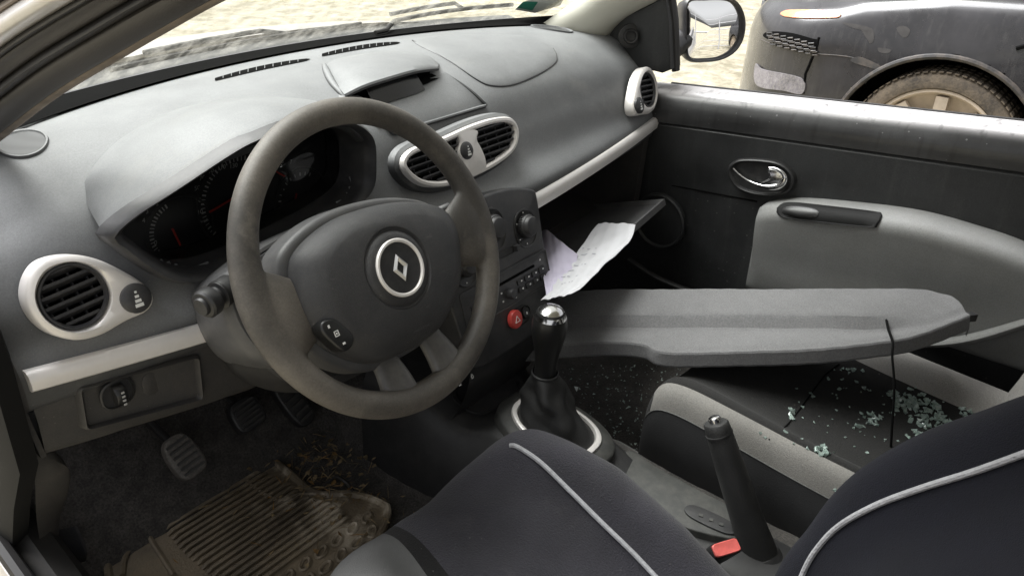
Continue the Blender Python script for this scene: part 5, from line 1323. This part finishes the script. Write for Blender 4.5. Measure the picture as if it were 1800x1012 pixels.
# ================================================================== BROKEN GLASS
SH = []
def shard_mesh(k):
    rnd = random.Random(100 + k); bm = bmesh.new()
    for i in range(10): bm.verts.new((rnd.choice((-1, 1)) * rnd.uniform(.6, 1), rnd.choice((-1, 1)) * rnd.uniform(.5, .9), rnd.choice((-1, 1)) * rnd.uniform(.4, .7)))
    r = bmesh.ops.convex_hull(bm, input=bm.verts)
    for v in [v for v in bm.verts if not v.link_faces]: bm.verts.remove(v)
    me = bpy.data.meshes.new('glass_shard'); bm.to_mesh(me); bm.free(); me.materials.append(M['shard']); return me
SM = [shard_mesh(k) for k in range(8)]
spots = []
def sc_at(px, py, s, grp): spots.append((px, py, s, grp))
rg = random.Random(5)
for k in range(150):                                    # the long heap against the outer bolster
    t = rg.random(); x = 1568 + 125 * t + rg.gauss(0, 9); y = 694 + 66 * t + rg.gauss(0, 6 + 9 * math.sin(math.pi * t))
    sc_at(x, y, rg.uniform(.0030, .0062), 'heap')
for k in range(22): sc_at(1628 + rg.gauss(0, 16), 765 + rg.gauss(0, 7), rg.uniform(.0035, .0065), 'heap')
for k in range(14): sc_at(1535 + rg.gauss(0, 11), 737 + rg.gauss(0, 6) + (rg.random() - .5) * 6, rg.uniform(.004, .006), 'pile')
for k in range(5): sc_at(1577 + rg.gauss(0, 5), 715 + rg.gauss(0, 8), rg.uniform(.0035, .0055), 'pile')
for k in range(10): sc_at(1451 + rg.gauss(0, 8), 791 + rg.gauss(0, 4), rg.uniform(.004, .006), 'small')
for k in range(4): sc_at(1388 + rg.gauss(0, 5), 727 + rg.gauss(0, 8), rg.uniform(.005, .008), 'chip')
for x, y in ((1425, 692), (1428, 697), (1410, 716), (1505, 671), (1475, 684), (1455, 666), (1518, 682), (1381, 759), (1514, 727), (1337, 760), (1345, 768), (1556, 772), (1553, 711), (1480, 667), (1420, 788), (1500, 752)): sc_at(x, y, rg.uniform(.0022, .0042), 'single')
for k in range(55): sc_at(rg.uniform(1390, 1660), rg.uniform(680, 800), rg.uniform(.0011, .0024), 'single')
for k in range(9): sc_at(1700 + rg.gauss(0, 10), 720 + rg.gauss(0, 6), rg.uniform(.003, .005), 'bolster')
for x, y in ((1472, 862), (1476, 868), (1468, 860)): sc_at(x, y, .003, 'edge')
for k in range(10): sc_at(1495 + rg.gauss(0, 14), 650 + rg.gauss(0, 3), rg.uniform(.0025, .004), 'under')
LAB = {'heap': 'pale green glass fragment in the long heap against the outer beige bolster', 'pile': 'green glass fragment piled beside the hanging cord on the passenger seat',
       'small': 'glass fragment in the round pile at the near middle of the seat', 'chip': 'larger green glass chip on the cross seam of the passenger seat',
       'single': 'tiny glass crumb lying alone on the dark passenger seat fabric', 'bolster': 'glass crumb on top of the outer beige bolster of the passenger seat',
       'edge': 'glass crumb at the rear end of the inner beige bolster', 'under': 'glass crumb just below the near edge of the parcel shelf'}
zst = {}
for px, py, s, g in spots:
    p = onb(PB, px, py, s * .25)
    if p is None: continue
    o = bpy.data.objects.new('glass_shard', SM[rg.randrange(8)]); COL.objects.link(o)
    o.location = p; o.scale = (s * rg.uniform(.8, 1.3), s * rg.uniform(.7, 1.1), s * .8); o.rotation_euler = (rg.uniform(-.5, .5), rg.uniform(-.5, .5), rg.uniform(0, 6.28))
    tag(o, LAB[g], 'glass fragment', {'heap': 'broken glass heaped against the outer bolster', 'pile': 'broken glass piles in the middle of the seat', 'small': 'broken glass in the round pile', 'chip': 'broken glass on the cross seam', 'single': 'single glass crumbs on the seat', 'bolster': 'glass crumbs on the outer bolster', 'edge': 'glass crumbs on the inner bolster', 'under': 'glass crumbs below the shelf'}[g])
# glitter of crumbs on the carpet in front of the passenger seat
gb_ = MB()
for k in range(760):
    px, py = rg.uniform(985, 1235), rg.uniform(640, 905)
    p = at(px, py, Z=FZ + .01)
    if p.x < .12: continue
    s = rg.uniform(.0016, .0042) * (1.9 if rg.random() < .08 else 1)
    a = [V(rg.uniform(-1, 1), rg.uniform(-1, 1), rg.uniform(-.3, 1)) * s for _ in range(4)]
    gb_.add([p + q for q in a], [[0, 1, 2], [0, 2, 3], [0, 3, 1], [1, 3, 2]])
tag(gb_.build('glass_crumbs', M['crumb'], None, smooth=0), 'countless tiny glass crumbs glittering on the dark passenger footwell carpet', 'glass crumbs', kind='stuff')

# ================================================================== PASSENGER DOOR
door = thing('passenger_door', 'black passenger door with grey armrest, chrome handle and missing window', 'car door', (.72, -.3, GZ + .3))
def dz(y): return .009 + (.2 - y) * .081            # waist line of the door
rows = []
for y in np.linspace(.42, -1.05, 50):
    z = dz(y); k = .012 * max(0, (y - .1) / .3)
    rows.append([V(.762, y, z - .07), V(.752, y, z - .036), V(.738, y, z - .030), V(.716, y, z - .033), V(.698 - k, y, z - .042), V(.686 - k, y, z - .058), V(.680 - k, y, z - .078), V(.680 - k, y, z - .106)])
G1 = [spline(r, 34) for r in rows]
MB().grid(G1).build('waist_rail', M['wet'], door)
rows = []
for y in np.linspace(.42, -1.05, 40):
    z = dz(y); k = .012 * max(0, (y - .1) / .3)
    rows.append([V(.690 - k, y, z - .104), V(.682 - k, y, z - .110), V(.682 - k, y, z - .118), V(.684 - k, y, z - .18), V(.690 - k, y, z - .26), V(.692 - k, y, -.42), V(.692, y, -.56), V(.700, y, -.64)])
MB().grid([spline(r, 40) for r in rows]).build('door_panel', M['door'], door)
# outer skin
MB().grid([[V(.757, y, dz(y) - .05), V(.79, y, dz(y) - .10), V(.82, y, -.2), V(.82, y, -.45), V(.78, y, -.70), V(.70, y, -.70)] for y in np.linspace(.42, -1.05, 20)]).build('outer_skin', M['bodysilver'], door)
# weather strip on the sill
MB().tube([V(.745, y, dz(y) - .031) for y in np.linspace(.20, -1.05, 30)], .004, 8).build('window_seal', M['rubber'], door)
# panel seam below the handle
MB().tube([V(.690, y, dz(y) - .255) for y in np.linspace(.30, -.07, 20)], .002, 6).build('panel_seam', M['void'], door)
# armrest: lofted along Y
def arm(y, zt, zb, out, rnd=.02):
    return [V(.695, y, zt + .004), V(.672, y, zt + .003), V(.672 - out * .6, y, zt), V(.672 - out + rnd * .35, y, zt - .006), V(.672 - out, y, zt - .022), V(.672 - out * .92, y, zt - .05), V(.672 - out * .6, y, (zt + zb) / 2 - .01), V(.672 - out * .45, y, zb + .05), V(.672 - out * .25, y, zb + .012), V(.678, y, zb), V(.700, y, zb - .006)]
AT = [at(1338, 362, X=.66), at(1345, 357, X=.655), at(1392, 359, X=.65), at(1480, 368, X=.64), at(1600, 385, X=.635), at(1700, 412, X=.635), at(1800, 448, X=.635)]
AB = {0: -.44}
rows = []
ys = [AT[0].y + .004, AT[0].y - .004, AT[2].y, AT[3].y, AT[4].y, AT[5].y, AT[6].y, AT[6].y - .12, -1.0]
zs = [AT[0].z - .01, AT[0].z, AT[2].z, AT[3].z, AT[4].z, AT[5].z, AT[6].z, AT[6].z - .035, AT[6].z - .12]
os_ = [.008, .028, .045, .055, .058, .056, .05, .045, .04]
for i, (y, z, o) in enumerate(zip(ys, zs, os_)): rows.append(arm(y - (.0 if i > 1 else 0), z, -.43 + (.02 if i > 3 else 0), o))
GA = patch(rows, 60, 60)
ar = MB().grid(GA); ar.grid([GA[0], [V(.705, p.y + .002, p.z) for p in GA[0]]])
aro = ar.build('armrest', M['armrest'], door)
AB_ = BVHTree.FromPolygons([p for r in GA for p in r], [[i * 60 + j, i * 60 + j + 1, (i + 1) * 60 + j + 1, (i + 1) * 60 + j] for i in range(59) for j in range(59)])
# window switch block in the armrest top
def ona(px, py, off):
    p = onb(AB_, px, py, off)
    return p if p is not None else at(px, py, X=.65) + V(-.001, 0, .002) * (off / .002)
so_ = spline([ (x, y, 0) for x, y in ((1372, 362), (1366, 372), (1378, 382), (1440, 390), (1530, 399), (1542, 396), (1551, 380), (1540, 375), (1450, 364), (1390, 358))], 56, closed=True)
cx_, cy_ = 1458, 378
def swl(q, off): return [ona(cx_ + (p.x - cx_) * q, cy_ + (p.y - cy_) * q, off) for p in so_]
sw = MB().rings([swl(1.0, -.002), swl(1.0, .0035), swl(.97, .0048), swl(.93, .0038), swl(.90, .0024), swl(.7, .0024), swl(.45, .0024), swl(.2, .0024)]).build('window_switch', M['sealblack'], aro)
sp_ = [(1380, 366), (1376, 374), (1400, 381), (1432, 383), (1440, 374), (1425, 366), (1400, 363)]
cc2 = (1408, 373)
def sbl(q, off): return [ona(cc2[0] + (p.x - cc2[0]) * q, cc2[1] + (p.y - cc2[1]) * q, off) for p in spline([(x, y, 0) for x, y in sp_], 30, closed=True)]
sb2 = MB().rings([sbl(1, .001), sbl(1, .0035), sbl(.8, .0055), sbl(.4, .0062)]).build('switch_button', M['knob'], sw)
# door pocket lip below the armrest
pk_ = [at(1590, 606, X=.655), at(1660, 602, X=.645), at(1720, 592, X=.635), at(1800, 568, X=.63), at(1900, 535, X=.63)]
MB().tube(spline(pk_, 30), [.004 + .010 * math.sin(math.pi * min(1, (i + 3) / 33)) for i in range(30)], 12, flat=.7).build('door_pocket', M['armrest'], door)
# inner handle: recess cup and chrome lever
hp = V(.682, 0, 0); hn = V(-1, 0, 0)
rc_ = [(1284, 300), (1292, 287), (1310, 281), (1350, 283), (1375, 290), (1391, 305), (1393, 322), (1380, 337), (1350, 341), (1318, 336), (1295, 324)]
r3 = spline([at(x, y, X=.680) for x, y in rc_], 64, closed=True); hc_ = sum(r3, Vector()) / 64
def hl_(q, h): return [hc_ + (p - hc_) * q + hn * h for p in r3]
hd = MB().rings([hl_(1.10, -.004), hl_(1.06, .006), hl_(1.0, .008), hl_(.95, .006), hl_(.90, .0015), hl_(.80, .0008)]).build('handle_recess', M['black'], door)
cp_ = [at(x, y, X=.668) for x, y in ((1289, 296), (1300, 307), (1316, 318), (1336, 326), (1355, 329), (1371, 326), (1380, 315), (1376, 304), (1364, 297), (1352, 295))]
cs2 = spline(cp_, 50)
rr_ = [.0024 + .0055 * math.exp(-((i - 30) / 11) ** 2) for i in range(50)]
hm = MB().tube(cs2, rr_, 12)
fill = spline([at(x, y, X=.669) for x, y in ((1336, 322), (1352, 312), (1351, 297), (1366, 298), (1378, 308), (1378, 320), (1366, 328), (1348, 330))], 40, closed=True)
hm.plate(fill, hn, .004, .003)
hm.build('door_handle', M['chrome'], hd)
# speaker
sc0 = at(1160, 388, X=.676); sr = .062
MB().lathe([(sr * 1.12, -.004), (sr * 1.12, .006), (sr * 1.05, .009), (sr, .006), (sr * .97, .003), (sr * .5, .007), (.001, .008)], sc0, (-1, .05, 0), 48).build('door_speaker', M['door'], door)
# lower storage bin in the dark front half
MB().tube(spline([at(1105, 455, X=.655), at(1150, 485, X=.65), at(1195, 505, X=.645), at(1235, 520, X=.64), at(1300, 550, X=.64)], 30), .009, 10, flat=.6).build('storage_bin_lip', M['tunnel'], door)
# mirror triangle
tri_ = [at(x, y, X=.690) for x, y in ((1064, 72), (1080, 48), (1105, 27), (1140, 10), (1172, -6), (1178, 40), (1181, 122), (1166, 128), (1118, 116), (1090, 95))]
mt2 = MB().plate(tri_, V(-1, -.1, 0), .008, .004, depth=.05).build('mirror_corner', M['door'], door)
kn_ = at(1108, 64, X=.672)
MB().lathe([(.027, -.010), (.026, -.001), (.024, .0), (.0165, .001), (.0155, .006), (.0165, .010), (.0150, .013), (.0115, .012), (.0100, .007), (.001, .006)], kn_, (-.75, -.6, .15), 36).build('mirror_adjuster', M['black'], mt2)
# front upright of the window frame
fpth = [at(1188, 125, X=.716), at(1186, 60, X=.714), at(1180, 0, X=.710), at(1172, -60, X=.700)]
MB().tube(spline(fpth, 20), .0075, 8, flat=1.8).build('window_frame', M['rubber'], door)
# exterior mirror
mn = V(-.44, -.89, .10).normalized(); mc = at(1255, 50, X=.90)
mr_ = mn.cross(V(0, 0, 1)).normalized(); mu = mr_.cross(mn)
if mu.z < 0: mu = -mu
go = [(1210, 6), (1240, 1), (1272, 1), (1288, 8), (1298, 25), (1301, 45), (1297, 68), (1285, 87), (1265, 99), (1240, 103), (1213, 101), (1207, 80), (1206, 45)]
gl_ = spline([atp(x, y, mc, mn) for x, y in go], 60, closed=True); gc = sum(gl_, Vector()) / 60
def ml_(q, h): return [gc + (p - gc) * q + mn * h for p in gl_]
hou = MB().rings([ml_(.35, -.085), ml_(.72, -.070), ml_(.97, -.040), ml_(1.10, -.010), ml_(1.13, .004), ml_(1.10, .010), ml_(1.05, .009), ml_(1.02, .002), ml_(.9, .0005)], fill0=True)
hou.tube([gc - mn * .03 - mr_ * -.0 + V(-.05, .02, -.02), V(.76, gc.y + .05, gc.z - .05)], .028, 14)
ho = hou.build('door_mirror', M['mirrorhousing'], door)
# housing flank towards the window
MB().rings([ml_(1.005, .0015), ml_(.98, .0022)]).build('mirror_glass', M['mirror'], ho)

# ================================================================== BLACK CAR OUTSIDE
bc = thing('black_car', 'muddy black car with a cracked front bumper parked beyond the passenger door', 'car', (2.45, -1.4, GZ))
SX = 2.45; WY, WR = -.085, .315; WZ = GZ + WR + .022
RWY = WY - 2.5
def bsec(y):
    # section of the body side facing us at station y: list of (x inset, z)
    # front end rounds in plan and drops in height
    fr = max(0, (y - .30) / .66)                 # 0 behind the arch .. 1 at the nose
    ins_ = .60 * fr ** 3.0
    zt = interp([-4, -2.9, -.6, 0, .3, .40, .62, .86, .96], [.04, .06, .06, .03, -.02, -.055, -.09, -.14, -.20], y)
    return ins_, zt
yst = [-3.1, -2.9, -2.5, -2.0, -1.5, -1.0, -.6, -.45, -.35, -.25, -.15, -.05, .05, .15, .25, .33, .42, .52, .62, .70, .78, .85, .90, .94, .96]
rows = []
for y in spline([(y, 0, 0) for y in yst], 150):
    y = y.x; i_, zt = bsec(y)
    flare = .022 * math.exp(-((abs(y - WY) - .0) / .40) ** 4) + .022 * math.exp(-((y - RWY) / .40) ** 4)
    zb = GZ + .20
    col_ = [V(SX + i_ + .03, y, zb), V(SX + i_ + .0 - flare * .6, y, zb + .08), V(SX + i_ - flare, y, zb + (zt - zb) * .40), V(SX + i_ - flare * .9 + .008, y, zb + (zt - zb) * .62), V(SX + i_ + .012, y, zb + (zt - zb) * .80), V(SX + i_ + .05, y, zt - .03), V(SX + i_ + .13, y, zt + .012), V(SX + i_ + .30 * (1 if y < .5 else .8), y, zt + .05), V(3.25, y, zt + .085)]
    rows.append(spline(col_, 70))
def arch(c):
    return any((c.y - wy) ** 2 + (c.z - (WZ - .012)) ** 2 < .385 ** 2 for wy in (WY, RWY)) and c.x < SX + .3 and c.z < WZ + .42
bm_ = MB(); bm_.grid(rows, skip=arch)
mirx = lambda L: [V(6.5 - p.x, p.y, p.z) for p in L]
bm_.grid([mirx(r) for r in rows], skip=lambda c: arch(V(6.5 - c.x, c.y, c.z)))
bm_.grid([rows[-1], [V(3.25, p.y + .04, p.z) for p in rows[-1]]]); bm_.grid([mirx(rows[-1]), [V(3.25, p.y + .04, p.z) for p in rows[-1]]])
bo2 = bm_.build('body', M['blackpaint'], bc)
# cabin
cab = MB(); ycab = [(-.55, .10), (-1.15, .56), (-2.2, .60), (-2.9, .50), (-3.15, .08)]
cr = []
for y, z in [(-.55, .10), (-.85, .34), (-1.15, .55), (-1.7, .61), (-2.3, .59), (-2.8, .48), (-3.1, .10)]:
    w = .68 - .16 * max(0, z - .1) / .5; cr.append([V(3.25 - w - .06, y, .04), V(3.25 - w, y, min(z, .06 + z * .5)), V(3.25 - w + .06, y, z - .03), V(3.25, y, z + .02), V(3.25 + w - .06, y, z - .03), V(3.25 + w, y, min(z, .06 + z * .5)), V(3.25 + w + .06, y, .04)])
cab.grid([spline(r, 40) for r in cr]); cab.build('cabin', M['blackpaint'], bc)
MB().grid([[V(2.70 - .01, y, z0) , V(2.76, y, z1)] for y, z0, z1 in ((-.95, .14, .18), (-1.3, .14, .44), (-2.0, .14, .47), (-2.6, .15, .40))]).build('side_window', M['lens'], bc)
# arch lips and liners, wheels
for wy in (WY, RWY):
    ar_ = [V(SX - .022 + .006, wy + .385 * math.cos(a), WZ - .012 + .385 * math.sin(a)) for a in np.linspace(-.25, math.pi + .25, 40)]
    MB().tube(ar_, .011, 8).build('wheel_arch', M['bumper'], bc)
    MB().grid([[p + V(dx, 0, 0) for p in ar_] for dx in (.0, .10, .32)]).build('arch_liner', M['void'], bc)
    MB().grid([[V(SX + .30, wy + r * math.cos(a), WZ + r * math.sin(a)) for a in np.linspace(0, 2 * math.pi, 30)] for r in (.02, .39)]).build('arch_back', M['void'], bc)
for wy in (WY, RWY):
    wc = V(SX + .0, wy, WZ); axx = V(-1, 0, 0)
    tm = MB().lathe([(.215, -.19), (.29, -.185), (.313, -.16), (.315, -.02), (.309, .0), (.297, .010), (.276, .016), (.256, .013), (.252, .006), (.246, -.004)], wc, axx, 72, cap1=False)
    for k in range(72):
        a = 2 * math.pi * k / 72; d = V(0, math.cos(a), math.sin(a)); tn = V(0, -math.sin(a), math.cos(a))
        for h in (-.15, -.10, -.05, -.008): tm.box(wc + d * .315 + axx * h, d * .0022, tn * .0085, axx * .016)
    wt = thing('x', None, None) if False else None
    ty = tm.build('wheel', M['tyre'], bc)
    rm = MB().lathe([(.248, -.02), (.250, .006), (.240, .008), (.232, -.002), (.226, -.03)], wc, axx, 60, cap1=False)
    rm.lathe([(.226, -.03), (.17, -.055), (.001, -.06)], wc, axx, 60, mi=0)
    rm.build('rim', [M['alloy']], ty)
    spk = MB()
    for k in range(9):
        a = 2 * math.pi * (k + .25) / 9; d = V(0, math.cos(a), math.sin(a)); tn = V(0, -math.sin(a), math.cos(a))
        spk.box(wc + d * .118 + axx * -.012, d * .105, tn * .022, axx * .014)
    spk.lathe([(.055, -.02), (.055, .0), (.04, .006), (.001, .008)], wc, axx, 30)
    spk.build('rim_spokes', M['alloy'], ty, smooth=25)
# bumper skin over the nose, split from the wing, with its broken grille and plate
def bxy(y, z, off): 
    i_, zt = bsec(y); return V(SX + i_ - off - .012, y, z)
BODY = BVHTree.FromPolygons([p for r in rows for p in r], [[i * 70 + j, i * 70 + j + 1, (i + 1) * 70 + j + 1, (i + 1) * 70 + j] for i in range(149) for j in range(69)])
def onbody(px, py, off):
    h, n, _, _ = BODY.ray_cast(CAM_POS, ray(px, py))
    if h is None: return at(px, py, X=2.85)
    if n.dot(ray(px, py)) > 0: n = -n
    return h + n * off
def decal(pts, off, name, m, parent, nb=5, smooth=38):
    # patch laid on the body by outline, subdivided so that it follows the curve
    lp_ = spline([(x, y, 0) for x, y in pts], 60, closed=True); c = sum(lp_, Vector()) / 60
    L_ = [[onbody(c.x + (p.x - c.x) * q, c.y + (p.y - c.y) * q, off if q < 1 else -.004) for p in lp_] for q in (1, .985, .8, .6, .4, .2, .05)]
    return MB().rings(L_).build(name, m, parent, smooth=smooth)
hl2 = decal([(1372, 26), (1384, 20), (1420, 19), (1466, 22), (1479, 26), (1470, 32), (1420, 33), (1385, 31)], .006, 'headlight', M['orange'], bc)
seam_ = [(1338, 70), (1360, 79), (1400, 91), (1432, 95), (1490, 100), (1530, 112), (1552, 122)]
MB().tube([onbody(x, y, .001) for x, y in [(p.x, p.y) for p in spline([(x, y, 0) for x, y in seam_], 40)]], .0022, 6).build('bumper_seam', M['bumper'], bc)
gr_ = decal([(1342, 64), (1352, 56), (1390, 58), (1428, 68), (1440, 72), (1432, 90), (1400, 86), (1362, 74)], .004, 'bumper_grille', M['void'], bc)
cell = MB()
for i in range(7):
    for j in range(3):
        x, y = 1356 + i * 12 + j * 3, 61 + i * 3 + j * 7.5
        cell.tube([onbody(x - 5, y - 2, .008), onbody(x + 4, y - 2.5, .009), onbody(x + 5, y + 3, .008), onbody(x - 4, y + 3, .009)], .0038, 5, closed=True)
cell.build('grille_mesh', M['bumper'], gr_)
MB().tube([onbody(x, y, .002) for x, y in ((1440, 66), (1432, 92), (1416, 130), (1412, 165))], .005, 6).build('bumper_crack', M['void'], bc)
decal([(1330, 112), (1342, 122), (1410, 138), (1412, 165), (1380, 160), (1332, 150)], .008, 'broken_plate_holder', mat('scuffed_grey', (.14, .13, .14), .5, var=.4, vscale=20, dust=.6), bc)
decal([(1496, 108), (1540, 122), (1556, 124), (1540, 112), (1510, 100)], .003, 'scuff', M['bumper'], bc)
for pts in (((1480, 40), (1510, 44), (1534, 52), (1536, 72), (1528, 76), (1525, 56), (1500, 50)), ((1576, 50), (1590, 46), (1600, 54), (1594, 66), (1584, 64)), ((1544, 84), (1566, 88), (1560, 94), (1546, 92))):
    decal(pts, .0015, 'mud_scrape', mat('mud_scrape', (.04, .037, .036), .8, var=.3, vscale=30), bc)
# side sill trim / door shut line
MB().tube([onbody(1786, 86, .001), onbody(1800, 82, .001), onbody(1830, 78, .001)], .008, 6).build('door_shut_line', M['void'], bc)

# ================================================================== OUTSIDE
gm = MB(); nx = 90
def gx_(i): t = (i / (nx - 1)) * 2 - 1; return math.copysign(abs(t) ** 3, t) * 400 + t * 6
gm.grid([[V(gx_(i), gx_(j), GZ + .012 * math.sin(gx_(i) * 2.1) * math.sin(gx_(j) * 1.7)) for i in range(nx)] for j in range(nx)])
g = gm.build('ground', M['ground'], None); tag(g, None, None, kind='structure')
# gate behind the car, seen in the door mirror
mv = (gc - CAM_POS).normalized(); rf_ = mv - mn * 2 * mv.dot(mn)
go_ = gc + rf_ * 3.6
gdir = V(rf_.y, -rf_.x, 0).normalized(); gate = thing('metal_gate', 'pale metal gate of thin horizontal bars reflected in the door mirror', 'gate', V(go_.x, go_.y, GZ))
gb2 = MB()
for k in range(6):
    z = GZ + .16 + .24 * k; gb2.tube([V(go_.x, go_.y, z) - gdir * 2.0, V(go_.x, go_.y, z) + gdir * 2.0], .014, 8)
gb2.build('gate_bars', M['gatewhite'], gate)
gp2 = MB()
for k in (-2.0, -.35, 1.0, 2.0): gp2.tube([V(go_.x, go_.y, GZ) + gdir * k, V(go_.x, go_.y, GZ + 1.45) + gdir * k], .028, 10)
gp2.build('gate_posts', M['gatewhite'], gate)

# ================================================================== LIGHT
w = bpy.data.worlds.new('World'); sc.world = w; w.use_nodes = True
N, L = w.node_tree.nodes, w.node_tree.links
sky = N.new('ShaderNodeTexSky'); sky.sky_type = 'NISHITA'; sky.sun_disc = False
SE, SR = math.radians(58), math.radians(-12)
sky.sun_elevation = SE; sky.sun_rotation = SR; sky.air_density = 1.2; sky.dust_density = 4.0; sky.ozone_density = 1.0
hs_ = N.new('ShaderNodeHueSaturation'); hs_.inputs['Saturation'].default_value = .06      # overcast: nearly grey sky
L.new(sky.outputs[0], hs_.inputs['Color']); L.new(hs_.outputs[0], N['Background'].inputs['Color'])
N['Background'].inputs['Strength'].default_value = SKYS
sun = bpy.data.lights.new('sun', 'SUN'); sun.energy = SUNE; sun.angle = math.radians(50); sun.color = (.985, .99, 1)
suno = bpy.data.objects.new('sun', sun); COL.objects.link(suno)
# sun direction matching the sky: rotation measured clockwise from +Y
sd_ = V(math.sin(SR) * math.cos(SE), math.cos(SR) * math.cos(SE), math.sin(SE))
suno.rotation_euler = (-sd_).to_track_quat('-Z', 'Y').to_euler()
sc.view_settings.view_transform = 'Standard'; sc.view_settings.look = 'None'; sc.view_settings.exposure = 0; sc.view_settings.gamma = 1
sc.cycles.max_bounces = 10; sc.cycles.transparent_max_bounces = 12
sc.cycles.sample_clamp_indirect = 6
sc.cycles.use_denoising = True
